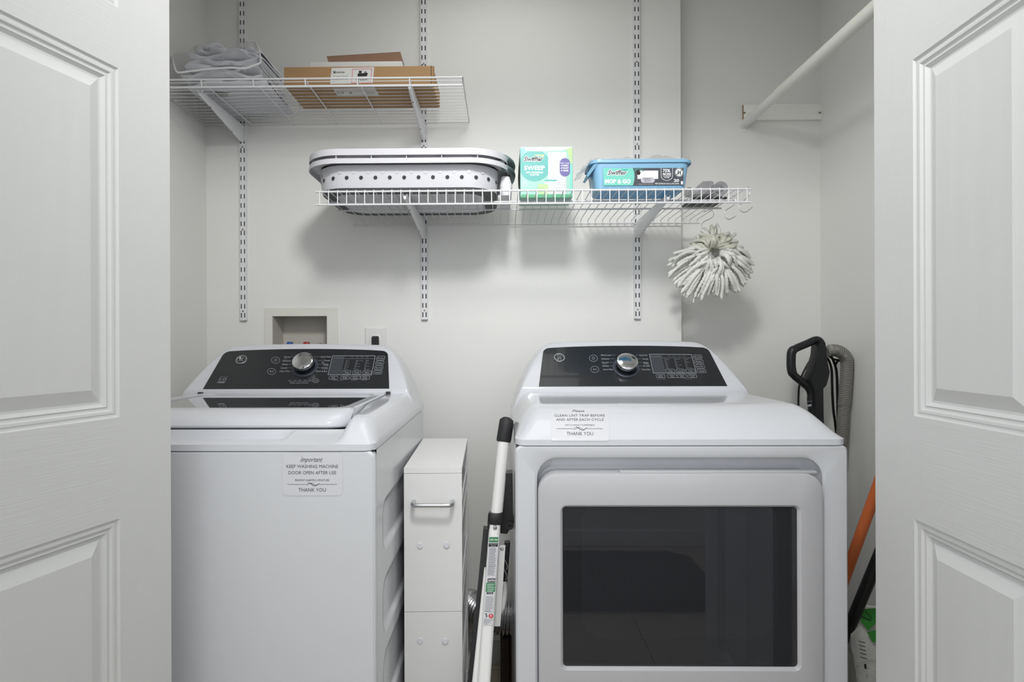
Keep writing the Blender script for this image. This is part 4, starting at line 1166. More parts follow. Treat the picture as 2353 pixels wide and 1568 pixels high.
m.text('20', *K(1882, 590), 12, 6.4, sf, .0003, bold=.03); m.text('WET CLOTHS 25.4 x 20.3 cm (10.0 x 8.0 IN)', *K(1700, 650), 55, 3.2, sf, .0003, bold=.02)
m.ell(*K(1932, 435), 9.4, 9.8, sf, .0003, 28, .6); m.ell(*K(1932, 435), 7.8, 8.2, sf, .0003, 28)
m.pp([K(1968, 605), K(2008, 605), K(2006, 665), K(1968, 665)], sf, .0003); m.text('Trapping dirt power built into the thickest cloths', *K(1292, 658), 34, 1.6, sf, .0003)
m.build('lettering', 'ink_white', t)
m = MB(); m.text('Swiffer', *K(745, 435), 43, 10.4, sf, .0006, shear=.3, bold=.02)
m.text('HEAVY', *K(1325, 560), 19, 3.6, sf, .0009, bold=.02); m.text('DUTY', *K(1325, 602), 15, 3.6, sf, .0009, bold=.02)
m.line([K(1872, 490), K(1990, 380)], 1.4, sf, .0006)
m.pp([K(1905, 400), K(1925, 395), K(1930, 470), K(1900, 475)], sf, .0006); m.pp([K(1945, 420), K(1968, 420), K(1965, 480), K(1945, 480)], sf, .0006)
m.build('dark_lettering', 'ink_grey', t)
m = MB(); m.pp([K(*p) for p in rr(1195, 1462, 530, 636, 50, 6)], sf, .0006); m.build('printed_pill', 'emboss', t)
m = MB(); m.pp([K(1120, 470), K(1100, 435), K(1150, 375), K(1190, 430), K(1180, 475), K(1150, 488)], sf, .0005); m.build('drop_print', 'ink_black', t)
m = MB()
for k in range(7):
    a = -2.9 + k * .42; m.line([K(1150 + 60 * math.cos(a), 430 + 50 * math.sin(a)), K(1150 + 115 * math.cos(a + .12), 430 + 95 * math.sin(a + .12))], 1.1, sf, .0004)
m.pp([K(800, 382), K(942, 368), K(900, 408)], sf, .0004)
m.build('swirl_print', 'teal', t)

# ------------------------------------------------------------------ smoky plastic bottle lying at the shelf end
YB = 1.76
p = PY(1634, 440, YB)
t = thing('spray_bottle', (p.x, p.y, LZ + .003), 'smoky grey clear plastic bottle lying at the end of the lower shelf', 'bottle')
K = lambda x, y, Y=YB: PY(1540 + x / 10.7, 390 + y / 10.7, Y)
zl = LZ + .0035
m = MB(); c = K(1215, 370); r1, r2 = .0232, .0215
dx = .045
cs = []
for i, (o, rr_) in enumerate(((-.000, .0215), (.03, .0225), (.09, .0225), (.098, .018))):
    cs.append([(c.x + rr_ * math.cos(a) * 1.0, YB - .01 + o, zl + .028 + rr_ * math.sin(a)) for a in lin(0, 2 * PI - 2 * PI / 28, 27)])
m.loft(cs, True, True, True); m.build('bottle_base', 'smoke_plastic', t, 40)
m = MB(); m.rings((c.x - .006, YB - .011, zl + .026), (0, -1, 0), [(.013, 0), (.0125, .004), (.008, .005), (.001, .005)], 24); m.build('base_ring', 'tub_plastic', t, 30)
m = MB()
A = [K(600, 560), K(690, 430), K(800, 290), K(850, 285), K(1000, 280), K(1070, 300), K(1070, 600), K(600, 600)]
for q in A: q.z = max(q.z, zl)
m.prism(A, (0, .05, 0)); m.build('bottle_body', 'smoke_plastic', t, 30)
m = MB(); A = [K(430, 440), K(520, 430), K(560, 500), K(560, 620), K(430, 620)]
for q in A: q.z = max(q.z, zl)
m.prism(A, (0, .03, 0)); m.build('bottle_cap', 'smoke_plastic', t, 30)
m = MB(); m.box(K(560, 600).x, K(1400, 600).x, YB - .002, YB + .11, zl - .0005, zl + .006, .002); m.build('dark_insert', 'dark_plastic', t)

# ------------------------------------------------------------------ S hooks
def hook(lab, Y, pts, twist=0):
    P = curve([PY(1540 + x / 10.7, 390 + y / 10.7, Y) for x, y in pts], 5)
    m = MB(); m.tube(P, .0012, 8)
    o = m.build('s_hook', 'chrome', None, 60); tag(o, lab, 'hook', 's hooks on the lower shelf')
hook('chrome S hook holding the mop head', 1.884, [(820, 1050), (900, 1010), (960, 985), (1020, 1005), (1065, 1060), (1070, 1110), (1040, 1170), (960, 1220), (860, 1265), (800, 1310), (770, 1370), (780, 1430), (830, 1470), (880, 1475)])
hook('empty chrome S hook hanging between the mop hook and the shelf corner', 1.745, [(1545, 720), (1530, 665), (1570, 640), (1612, 665), (1605, 760), (1575, 860), (1500, 920), (1400, 980), (1345, 1035), (1335, 1110), (1370, 1190), (1440, 1222), (1520, 1200), (1612, 1140)])
hook('empty chrome S hook hanging from the front corner of the lower shelf', 1.634, [(1880, 520), (1885, 465), (1925, 445), (1958, 480), (1950, 600), (1900, 680), (1800, 770), (1720, 860), (1692, 930), (1715, 1000), (1790, 1048), (1880, 1035), (1950, 985), (2020, 920)])

# ------------------------------------------------------------------ mop head
YM = 1.872
MC = PY(1632, 585, YM)
t = thing('mop_head', MC, 'shaggy white string mop head hanging from an S hook', 'mop')
rnd = random.Random(5)
m = MB(); ring = [MC + Vector((.055 * math.cos(a) + .004, -.012 + .012 * math.sin(a), .045 * math.sin(a) - .018)) for a in lin(0, 2 * PI, 40)][:-1]
m.tube(ring, .0035, 8, closed=True); m.build('collar', 'clear_ring', t, 60)
def strand(a, r0, r1, yoff, thick, sag, old=False, wob=.006, n=11):
    m = MB(); pts = []; rs = []
    ph = rnd.uniform(0, 6)
    for i in range(n * 2):
        f = i / (n * 2 - 1); r = r0 + (r1 - r0) * f
        p = MC + Vector((math.cos(a) * r, yoff - .022 * math.sin(PI * min(1, f * 1.1)) + wob * .5 * math.sin(ph + f * 5), math.sin(a) * r * .96 - sag * f * f))
        p += Vector((-math.sin(a), 0, math.cos(a))) * wob * math.sin(ph + f * 4)
        pts.append(p); rs.append(thick * (1.2 if i % 2 else .84) * (.45 if i == n * 2 - 1 else 1))
    m.tube(pts, rs, 7); return m.build('strand', 'mop_old' if old else 'mop_yarn', t, 80)
for k in range(225):
    a = rnd.uniform(0, 2 * PI)
    down = .5 - .5 * math.sin(a)                       # 1 pointing down
    R = .096 + .034 * down + .014 * abs(math.cos(a)) + rnd.uniform(-.016, .006)
    if math.sin(a) > .3: R = .066 + rnd.uniform(0, .036) + .012 * math.cos(a)
    layer = rnd.random()
    r0 = (.018 if math.sin(a) < .2 else .012) + .018 * layer
    strand(a, r0, R, .020 - .044 * layer, rnd.uniform(.0042, .0056), (.034 if math.cos(a) < 0 else .020) * abs(math.cos(a)) + rnd.uniform(-.004, .012), old=(math.sin(a) > .55 and rnd.random() < .4), wob=.005)
for k in range(70):                                    # short tufts in front, round the hole
    a = rnd.uniform(0, 2 * PI)
    strand(a, .016 + rnd.uniform(0, .01), .055 + rnd.uniform(0, .03), -.026 - rnd.uniform(0, .012), rnd.uniform(.0042, .0058), rnd.uniform(0, .012), old=math.sin(a) > .3, wob=.008, n=7)

# ------------------------------------------------------------------ upper shelf: carton, papers, bedding bag
q0, q1 = PY(652, 153, 1.757), PY(995, 150, 1.757)
bz0, bz1 = UZ + .0035, q1.z - .001
YBX = 1.757; YBB = 1.935
t = thing('cardboard_carton', ((q0.x + q1.x) / 2, 1.85, UZ + .003), 'flat brown cardboard carton with a white shipping label on the upper shelf', 'box')
m = MB(); m.box(q0.x, q1.x, YBX, YBB, bz0, bz1, .0025, 2); m.build('carton', 'cardboard', t, 30)
m = MB(); m.box(q1.x - .0005, q1.x + .0022, YBX + .004, YBX + .02, bz0 + .003, bz1 + .001); m.box(q1.x - .0005, q1.x + .0015, YBX + .03, YBB - .002, bz0 + .002, bz1 - .008); m.each('end_flap', 'cardboard', t)
m = MB(); m.box(q1.x - .006, q1.x - .0045, YBX - .0006, YBX + .001, bz0, bz1 + .0005); m.build('flap_slot', 'ink_black', t)
sf = ysurf(YBX - .0004)
K = lambda x, y: (640 + x / 6.033, 110 + y / 6.033)
m = MB(); m.pp([K(735, 280), K(1328, 268), K(1305, 488), K(715, 502)], sf, .0001)
sfb = plane_surf((0, 0, bz0 - .0004), (0, 0, -1))
m.pp([K(748, 560), K(1330, 545), K(1400, 668), K(822, 672)], sfb, .0001)
lab = m.build('shipping_label', 'paper', t)
m = MB(); m.text('KIDDE', *K(862, 340), 18, 3.4, sf, .0004, bold=.02); m.line([K(760, 325), K(797, 355)], 1.6, sf, .0004); m.line([K(790, 325), K(762, 355)], 1.6, sf, .0004)
m.pp([K(1100, 355), K(1240, 350), K(1225, 395), K(1095, 398)], sf, .0004); m.pp([K(1115, 318), K(1155, 318), K(1150, 352), K(1113, 352)], sf, .0004); m.line([K(1205, 325), K(1190, 350), K(1222, 350)], 1.2, sf, .0004, True)
m.text('UN3091', *K(1157, 438), 28, 5.2, sf, .0004, bold=.015)
m.text('UL CE', *K(858, 618), 16, 4.5, sfb, .0004, bold=.03)
for k in range(12): m.pp([K(1220 + k * 9.5, 604), K(1220 + k * 9.5 + rnd.choice((3, 6)), 604), K(1226 + k * 9.5 + 4, 630), K(1226 + k * 9.5, 630)], sfb, .0004)
m.ell(*K(1002, 618), 4, 2.4, sfb, .0004, 10)
m.text('Part number 21031669', *K(855, 392), 34, 2.1, sf, .0004)
m.text('Carbon monoxide alarm', *K(955, 662), 33, 1.5, sfb, .0004)
m.build('lettering', 'ink_black', lab)
m = MB(); m.line([K(1028, 297), K(1293, 292), K(1275, 487), K(1015, 490)], 1.3, sf, .0004, True); m.line([K(770, 588), K(1355, 582)], .7, sfb, .0004); m.build('hazard_border', 'ink_pink', lab)
m = MB(); m.text('Photoelectric Smoke Alarm', *K(858, 441), 38, 1.8, sf, .0004); m.text('Fire protection product', *K(848, 464), 34, 1.6, sf, .0004); m.build('fine_lettering', 'ink_grey', lab)
z = bz1 + .0006
YP = 1.772
e0, e1 = PY(713, 142, YP), PY(924, 146, YP)
zt_ = PY(800, 141.5, YP).z
m = MB(); m.box(e0.x, e1.x, YP, YP + .15, z, zt_, .0015); o = m.build('white_folder', 'paper', None, 30); tag(o, 'thin white folder lying on top of the cardboard carton', 'folder')
m = MB(); d0, d1 = PY(866, 141, YP + .006), PY(912, 139.5, YP + .006)
m.prism([(d0.x, YP + .006, zt_ + .0006), (d1.x, YP + .006, zt_ + .0006), (d1.x, YP + .006, zt_ + .0024), (d0.x, YP + .006, zt_ + .0014)], (0, .10, 0)); o = m.build('cream_envelope', 'cream_paper', None); tag(o, 'cream paper envelope between the white folder and the brown cardboard', 'envelope')
yy = YP + .03
A = [PY(751, 131, yy), PY(920, 121, yy), PY(925, 141, YP + .012), PY(755, 140, YP + .012)]
A[2].z = A[3].z = zt_ + .003
m = MB(); m.prism([A[0], A[1], A[2], A[3]], (0, .003, .001))
m.prism([A[0], A[1], A[1] + Vector((.0, .09, -.012)), A[0] + Vector((.004, .09, -.012))], (0, 0, .0025)); o = m.build('cardboard_sheet', 'cardboard_dark', None); tag(o, 'folded brown cardboard sheet leaning on the white folder', 'cardboard')
g = PY(711, 149, YP - .004)
m = MB(); m.box(g.x - .008, g.x + .009, YP - .006, YP + .02, z, z + .002); o = m.build('yellow_card', 'yellow', None); tag(o, 'small yellow card under the left corner of the white folder', 'card')

# bedding bag: zipped clear bag
zb = UZ + .004
bag = thing('bedding_bag', (-.80, 1.88, zb), 'clear zipped storage bag with white piping on the upper shelf', 'bag')
rimf = [(394, 116), (399, 140), (404, 161), (411, 167), (436, 164), (492, 158), (534, 156), (561, 157.5), (580, 152), (598, 145)]
rimr = [(598, 145), (597, 130), (592, 112), (586, 96)]
RF = [PY(x, y, 1.735 + .0 * i) for i, (x, y) in enumerate(rimf)]
RF[0] = PY(394, 116, 1.90); RF[1] = PY(398, 140, 1.82); RF[2] = PY(403, 160, 1.75)
RR = [PY(598, 145, 1.74), PY(598, 130, 1.81), PY(594, 112, 1.89), PY(586, 96, 1.98)]
m = MB()
m.tube(curve(RF, 4), .0032, 7); m.tube(curve(RR, 4), .0030, 7)
TR = [PY(586, 96, 1.98), PY(596, 112, 1.985), PY(620, 143, 1.985), PY(650, 178, 1.985), PY(672, 205, 1.985), PZ(690, 243, zb + .012), PZ(688, 258, zb + .001)]
m.tube(curve(TR, 4), .0026, 7)
TB = [PZ(688, 258, zb + .001), PZ(670, 270, zb + .001), PZ(640, 273, zb + .001), PZ(590, 277, zb + .001)]
m.tube(curve(TB, 4), .0016, 6)
m.build('piping', 'bag_piping', bag, 60)
m = MB()
# front face (rim to deck), right face, back face
ft = curve(RF[2:], 3); nF = len(ft)
def bot(p): return Vector((p.x * .985 - .004, 1.745, zb))
m.grid(lambda i, j: ft[i] * (1 - j / 3) + bot(ft[i]) * (j / 3), range(nF), range(4))
RT = curve(RR, 3); brc = PZ(690, 250, zb)
nR_ = len(RT); lowr = [Vector((RR[0].x - .004 + (brc.x - RR[0].x) * f, 1.745 + (brc.y - 1.745) * f, zb)) for f in lin(0, 1, nR_ - 1)]
m.grid(lambda i, j: RT[i] * (1 - j / 4) + lowr[i] * (j / 4), range(nR_), range(5))
tb = curve([PY(394, 116, 1.90), PY(430, 113, 1.97), PY(470, 97, 2.0), PY(530, 94, 2.0), PY(586, 95, 1.98)], 4)
m.grid(lambda i, j: tb[i] * (1 - j / 4) + Vector((tb[i].x + .03 * j / 4, 2.03, zb)) * (j / 4), range(len(tb)), range(5))
m.grid(lambda i, j: tb[int(i * (len(tb) - 1) / 10)] * (1 - j / 4) + ft[int(i * (nF - 1) / 10)] * (j / 4) + Vector((0, 0, .012 * math.sin(j / 4 * PI) * math.sin(i * 1.1))), range(11), range(5))
# outer film triangle to the right piping
m.poly([TR[0], TR[2], TR[4], brc, RR[0]])
m.build('film', 'clear_film', bag, 60)
# bedding: folded layers, each lobed and wrinkled
bed = thing('folded_bedding', (-.80, 1.88, zb), 'folded light grey bedding stacked inside the clear bag', 'bedding')
rnd = random.Random(11)
def layer(x0, x1, y0, y1, z0, z1, sd, slope=.0, nose=.5):
    r_ = random.Random(sd); ph = [r_.uniform(0, 6) for _ in range(6)]
    m = MB(); nu, nv = 70, 28
    def f(i, j):
        u = i / nu; a = 2 * PI * j / nv
        X = x0 + (x1 - x0) * u; end = (1 - abs(2 * u - 1) ** 16) ** .5 if 0 < u < 1 else .02
        hy = (y1 - y0) / 2; hz = (z1 - z0) / 2 * max(end, .1)
        c, s_ = math.cos(a), math.sin(a)
        yy_ = math.copysign(abs(c) ** .55, c) * hy; zz_ = math.copysign(abs(s_) ** .7, s_) * hz
        w_ = .0045 * math.sin(u * 9 + ph[0] + 2 * c) + .003 * math.sin(u * 17 + ph[1] + 3 * c) + .005 * math.sin(u * 4.3 + ph[2])
        yw = .008 * math.sin(u * 7 + ph[3]) * (c < 0); q_ = Vector((X * 16 + sd * 7, yy_ * 22, zz_ * 60)); nv_ = noise.noise(q_) + .6 * noise.noise(q_ * 2.3)
        w_ += .0045 * nv_; yw += .008 * nv_
        return (X, (y0 + y1) / 2 + yy_ + yw, (z0 + z1) / 2 + zz_ + w_ * (1 if s_ > -.3 else .3) + slope * (X - x0) + .35 * (yy_ + hy) * nose)
    G = m.grid(f, range(nu + 1), range(nv + 1)); return m.build('folded_layer', 'linen', bed, 60)
def L2(a, b, yf_, yb_, z0, z1, sd, sl=0, ns=0): layer(PY(a, 150, yf_).x, PY(b, 150, yf_).x, yf_, yb_, z0, z1, sd, sl, ns)
H_ = 1.28
def L3(a, b, yf_, yb_, z0, z1, sd, sl=0, ns=0): L2(a, b, yf_, yb_, zb + (z0 - zb) * H_, zb + (z1 - zb) * H_, sd, sl, ns)
L3(420, 612, 1.765, 2.0, zb + .001, zb + .020, 1)
L3(412, 600, 1.76, 1.99, zb + .019, zb + .040, 2)
L3(424, 596, 1.77, 1.98, zb + .037, zb + .060, 3, .01)
L3(428, 590, 1.785, 1.98, zb + .055, zb + .082, 4, -.01)
L3(432, 596, 1.80, 1.985, zb + .076, zb + .104, 5, -.02)
L3(448, 592, 1.825, 1.99, zb + .098, zb + .126, 6, -.04)
L3(466, 585, 1.86, 1.99, zb + .118, zb + .142, 8, -.06)
m = MB(); sfc = plane_surf((0, 0, zb + .0004), (0, 0, -1), .0012)
m.pp([(487, 213), (528, 213), (536, 223), (492, 223)], sfc); o = m.build('care_label', 'paper', bag)
m = MB()
for k in range(3): m.line([(491 + k, 215.5 + k * 2.5), (524 + k, 215.5 + k * 2.5)], .8, sfc, .0004)
m.build('fine_lettering', 'ink_grey', o)

# ================================================================== between the machines
# slim storage cabinet
CYf = 1.38
ang = math.radians(1.5)
cz1 = PY(928, 1076, CYf).z
fl = PY(928, 1076, CYf); fr_ = PY(1061, 1077, CYf)
ax = Vector((math.cos(ang), math.sin(ang), 0)); ay = Vector((-math.sin(ang), math.cos(ang), 0)); az = Vector((0, 0, 1))
O = Vector((fl.x, CYf, 0)); Wc = (fr_ - fl).length; Dc = .42
cab = thing('slim_cabinet', O + ax * Wc / 2, 'slim white laminate storage cabinet with a silver handle beside the washer', 'cabinet')
def cbx(name, a0, a1, b0, b1, z0, z1, mt='laminate', par=None, **kw):
    m = MB(); m.obox(O + ax * (a0 + a1) / 2 + ay * (b0 + b1) / 2 + az * (z0 + z1) / 2, ax, ay, az, (a1 - a0) / 2, (b1 - b0) / 2, (z1 - z0) / 2)
    return m.build(name, mt, par or cab, **kw)
TH = .0125
cbx('top_board', 0, Wc, 0, Dc, cz1 - TH, cz1)
zsm = PY(990, 1407, CYf).z
fp = cbx('front_panel', 0, Wc, 0, .012, zsm + .0006, cz1 - TH - .0008)
cbx('front_panel', 0, Wc, 0, .012, .03, zsm - .0006)
cbx('side_panel', 0, .012, .013, Dc, .03, cz1 - TH - .0005)
cbx('back_panel', .012, Wc, Dc - .012, Dc, .03, cz1 - TH - .0005)
for k in range(4):
    zz = .05 + k * .205
    cbx('shelf', .012, Wc - .002, .013, Dc - .012, zz, zz + .012)
    m = MB(); m.tube([O + ax * (Wc - .004) + ay * .013 + az * (zz + .10 - .03), O + ax * (Wc - .004) + ay * (Dc - .012) + az * (zz + .10 - .03)], .0035, 10); m.build('guard_rail', 'steel_white', cab, 50)
for a in (.02, Wc - .02):
    for b in (.03, Dc - .03):
        m = MB(); m.cyl(O + ax * (a - .006) + ay * b + az * .015, O + ax * (a + .006) + ay * b + az * .015, .015, 18); m.build('castor', 'dark_plastic', cab, 40)
h0, h1 = PY(947, 1162, CYf - .028), PY(1038, 1162, CYf - .028)
m = MB(); pts = curve([(h0.x, CYf, h0.z + .001), (h0.x, CYf - .018, h0.z + .001), (h0.x + .003, CYf - .026, h0.z), (h0.x + .012, CYf - .029, h0.z), ((h0.x + h1.x) / 2, CYf - .029, h0.z), (h1.x - .012, CYf - .029, h1.z), (h1.x - .003, CYf - .026, h1.z), (h1.x, CYf - .018, h1.z + .001), (h1.x, CYf, h1.z + .001)], 5)
m.tube(pts, .0050, 14); m.build('handle', 'brushed', fp, 60, label='brushed silver bar handle')
for px, py in ((965, 1255), (1026, 1253), (965, 1474), (1023, 1474)):
    c = PY(px, py, CYf); m = MB(); m.rings(c, (0, -1, 0), [(.0070, -.001), (.0070, .0008), (.0062, .0014)], 24); m.build('screw_cap', 'cap_white', cab, 30)

# folding step ladder leaning beside the dryer
lad = thing('step_ladder', PY(1110, 1560, 1.25), 'folded white step ladder with black grips and safety labels beside the dryer', 'ladder')
Yt, Yb_ = 1.46, 1.28
gp = lambda x, y, f: PY(x, y, Yt + (Yb_ - Yt) * f)
m = MB(); m.tube([gp(1164, 968, 0), gp(1161, 985, .03), gp(1150, 1085, .18), gp(1139, 1200, .36)], .0145, 18); m.build('upper_rail', 'ladder_white', lad, 60)
m = MB(); pts = [gp(1164.5, 963, -.01), gp(1164, 966, 0), gp(1162.5, 980, .02), gp(1157.5, 1012, .07), gp(1157, 1016, .075)]
m.tube(pts, [.012, .0172, .0180, .0180, .0165], 20); m.build('grip', 'rubber', lad, 50, label='black foam grip')
A0, A1 = gp(1139.5, 1182, .33), gp(1140, 1203, .37)
# lower rail: flattened tube with a flange on its left
def flat(name, p0, p1, wx0, wx1, wy, mt, par=lad):
    m = MB(); lp = lambda c, w_: [(c.x + x, c.y + y, c.z) for x, y in rr(-w_ / 2, w_ / 2, -wy / 2, wy / 2, min(w_, wy) * .42, 5)]
    m.loft([lp(p0, wx0), lp(p1, wx1)], True, True, True); return m.build(name, mt, par, 50)
p0_, p1_ = gp(1138, 1195, .36), gp(1112, 1568, .98)
ext = p1_ + (p1_ - p0_) * (p1_.z - .01) / (p0_.z - p1_.z)
rail = flat('lower_rail', p0_, ext, .027, .030, .022, 'ladder_white')
q0_, q1_ = gp(1118, 1310, .5), gp(1092, 1568, .96)
ext2 = q1_ + (q1_ - q0_) * (q1_.z - .01) / (q0_.z - q1_.z)
q0_.y += .008; ext2.y += .008
flat('rail_flange', q0_, ext2, .012, .017, .018, 'ladder_white')
m = MB(); c = gp(1139, 1193, .36)
m.loft([[(c.x + x, c.y + y, c.z + h) for x, y in rr(-w_, w_, -w_ * .9, w_ * .9, w_ * .8, 6)] for w_, h in ((.0155, .016), (.0175, .012), (.0185, .004), (.0185, -.006), (.0165, -.010))], True, True, True)
m.obox(c + Vector((-.0165, 0, -.022)), Vector((1, 0, 0)), Vector((0, 1, 0)), az, .0025, .012, .018)
m.build('collar', 'dark_plastic', lad, 40)
c = gp(1137.5, 1209, .38); m = MB(); m.rings(c + Vector((0, -.013, 0)), (0, -1, 0), [(.0052, 0), (.0048, .002), (.001, .003)], 18); m.build('rivet', 'brushed', lad, 30)
# black plastic latch behind, tray edge with teeth
m = MB(); bp = [(1150, 1090), (1178, 1088), (1179, 1185), (1181, 1200), (1179, 1215), (1172, 1216), (1165, 1228), (1150, 1226), (1148, 1150)]
m.prism([PY(x, y, 1.42) for x, y in bp], (0, .04, 0)); m.build('latch', 'dark_plastic', lad, 40)
c = PY(1171, 1207, 1.418); m = MB(); m.rings(c, (0, -1, 0), [(.010, 0), (.010, .006), (.004, .006), (.0035, .001)], 18); m.build('latch_eye', 'dark_plastic', lad, 30)
m = MB(); P0, P1 = PY(1120, 1215, 1.44), PY(1086, 1568, 1.33); P2 = P1 + (P1 - P0) * (P1.z - .02) / (P0.z - P1.z)
loops = []
for k in range(61):
    p = P0 + (P2 - P0) * (k / 60); tt = .0022 * (k % 2) if k > 20 else 0
    loops.append([(p.x - .010 - tt, p.y - .006, p.z), (p.x + .014, p.y - .006, p.z), (p.x + .014, p.y + .02, p.z), (p.x - .010 - tt, p.y + .02, p.z)])
m.loft(loops, True, True, True); m.build('tread', 'black_rail', lad)
s0_, s1_ = PY(1154, 1254, 1.40), PY(1142, 1440, 1.36)
m = MB(); m.loft([[(c.x - .0075, c.y, c.z), (c.x + .0075, c.y, c.z), (c.x + .0075, c.y + .003, c.z), (c.x - .0075, c.y + .003, c.z)] for c in (s0_, s1_)], True, True, True); m.build('brace', 'ladder_white', lad)
m = MB(); m.rings(PY(1153.5, 1262, 1.399), (0, -1, 0), [(.0050, 0), (.0044, .002), (.0005, .003)], 18); m.build('rivet', 'chrome', lad, 30)
m = MB(); m.tube(curve([PY(1157, 1338, 1.42), PY(1158, 1360, 1.42), PY(1155, 1385, 1.41), PY(1150, 1402, 1.40), PY(1136, 1416, 1.39)], 5), .0085, 14); m.build('bent_tube', 'ladder_white', lad, 60)
m = MB()
for a, b, c_ in (((1157, 1282), (1166, 1300), (1164, 1309)), ((1155, 1303), (1165, 1324), (1162, 1334))): m.tube(curve([PY(*a, 1.41), PY(*b, 1.41), PY(*c_, 1.41)], 5), .0011, 7)
m.each('wire_clip', 'chrome', lad, 60)
flat('inner_block', PY(1166, 1245, 1.44), PY(1160, 1340, 1.43), .014, .012, .02, 'dark_plastic')
# the label strip, printed on the rail front
fwd = p0_ - ext
nrm = Vector((0, -fwd.z, fwd.y)).normalized()
if nrm.y > 0: nrm = -nrm
sf = plane_surf(p0_ + nrm * .0113, nrm)
xl = lambda y: 1138 - (y - 1195) * (26 / 373.)
def strip(m, y0, y1, wl, wr, o): m.pp([(xl(y0) - wl, y0), (xl(y0) + wr, y0), (xl(y1) + wr, y1), (xl(y1) - wl, y1)], sf, o)
m = MB(); strip(m, 1234, 1438, 11, 10.5, .0001); lb = m.build('safety_label', 'sticker', lad)
m = MB(); strip(m, 1235, 1247, 11, 10, .0003); strip(m, 1340, 1361, 10.5, 10.5, .0003); m.each('green_print', 'ink_green', lb)
m = MB(); strip(m, 1249, 1257, 11, 10, .0003); strip(m, 1330, 1339, 8, 10, .0003); strip(m, 1361.5, 1366, 8, 7, .0003); m.each('black_print', 'ink_black', lb)
m = MB(); m.text('SAFETY FIRST', xl(1241), 1241, 19, 3.2, sf, .0006, bold=.02); m.text('CAUTION', xl(1334.5) + 1, 1334.5, 16, 4.4, sf, .0006, bold=.03)
m.text('Read instructions', xl(1251.3), 1251.3, 16, 1.6, sf, .0006); m.text('before use', xl(1254.8), 1254.8, 10, 1.6, sf, .0006); m.text('DANGER', xl(1363.7), 1363.7, 11, 2, sf, .0006)
for k in range(5): m.line([(xl(1343) - 8, 1343.5 + k * 3.9), (xl(1343) + (8, 6, 8, 7, 5)[k], 1343.5 + k * 3.9)], 1, sf, .0006)
m.build('white_lettering', 'ink_white', lb)
m = MB(); rnd = random.Random(3)
for y in [1260 + k * 2.3 for k in range(28)] + [1372 + k * 3.0 for k in range(12)]:
    if 1300 < y < 1303: continue
    m.line([(xl(y) - 9, y), (xl(y) + rnd.uniform(4, 9), y)], .75, sf, .0004)
m.text('PROPER SET-UP', xl(1301.5), 1301.5, 17, 1.9, sf, .0005, bold=.02)
for k in range(4): m.line([(xl(1424) - 10, 1424 + k * 3.2), (xl(1424) + 10 - k * 4, 1425.5 + k * 3.2)], .8, sf, .0004)
m.line([(xl(1407) - 10, 1406), (xl(1407) + 10, 1407)], .6, sf, .0004)
m.build('fine_lettering', 'ink_grey', lb)
m = MB(); m.line([(xl(1416) - 8, 1412), (xl(1416) - 4, 1411), (xl(1416) - 6, 1415), (xl(1416) - 3, 1416), (xl(1416) - 6, 1420)], 1.4, sf, .0004); m.build('pictogram', 'ink_black', lb)
m = MB(); m.ell(xl(1416) + 5.5, 1416.5, 5.4, 5.6, sf, .0004, 24); m.build('red_print', 'ink_red', lb)
m = MB(); m.pp([(xl(1416) + 5.5, 1412.5), (xl(1416) + 8, 1416), (xl(1416) + 3, 1416)], sf, .0006); m.line([(xl(1416) + 2.5, 1418.6), (xl(1416) + 8.5, 1418.6)], .9, sf, .0006); m.build('white_print', 'ink_white', lb)

# foil dryer duct: elbow out of the wall, then across behind the dryer
duct = thing('vent_duct', PY(1085, 1410, 1.98), 'silver foil dryer duct bending out of the back wall behind the ladder', 'duct')
cp = curve([PY(1078, 1395, 2.07), PY(1080, 1392, 2.01), PY(1092, 1400, 1.975), PY(1118, 1412, 1.950), PY(1160, 1422, 1.945), PY(1215, 1424, 1.945), PY(1300, 1424, 1.945)], 26)
rs = [.050 + .0028 * (1 if i % 4 < 2 else -.6) for i in range(len(cp))]
m = MB(); m.tube(cp, rs, 30); m.build('flexible_duct', 'foil', duct, 70)
m = MB(); c = PY(1078, 1395, 2.069); m.rings((c.x, 2.07, c.z), (0, -1, 0), [(.062, 0), (.062, .003), (.052, .004), (.052, .02)], 36); m.build('wall_collar', 'brushed', duct, 30)
# lower parts seen in the gap: dark crate on the floor
t = thing('wooden_crate', PY(1170, 1560, 1.80), 'dark slatted wooden crate on the floor behind the ladder', 'crate')
x0_ = PY(1150, 1500, 1.93).x
for k in range(4):
    m = MB(); m.box(x0_ + k * .032, x0_ + k * .032 + .028, 1.93, 1.942, .002, .15, .001); m.build('slat', 'dark_wood', t)
m = MB(); m.box(x0_, x0_ + .3, 1.943, 2.03, .002, .012); m.box(x0_, x0_ + .01, 1.943, 2.03, .012, .145); m.box(x0_, x0_ + .3, 2.03, 2.04, .002, .145); m.build('frame', 'dark_wood', t)

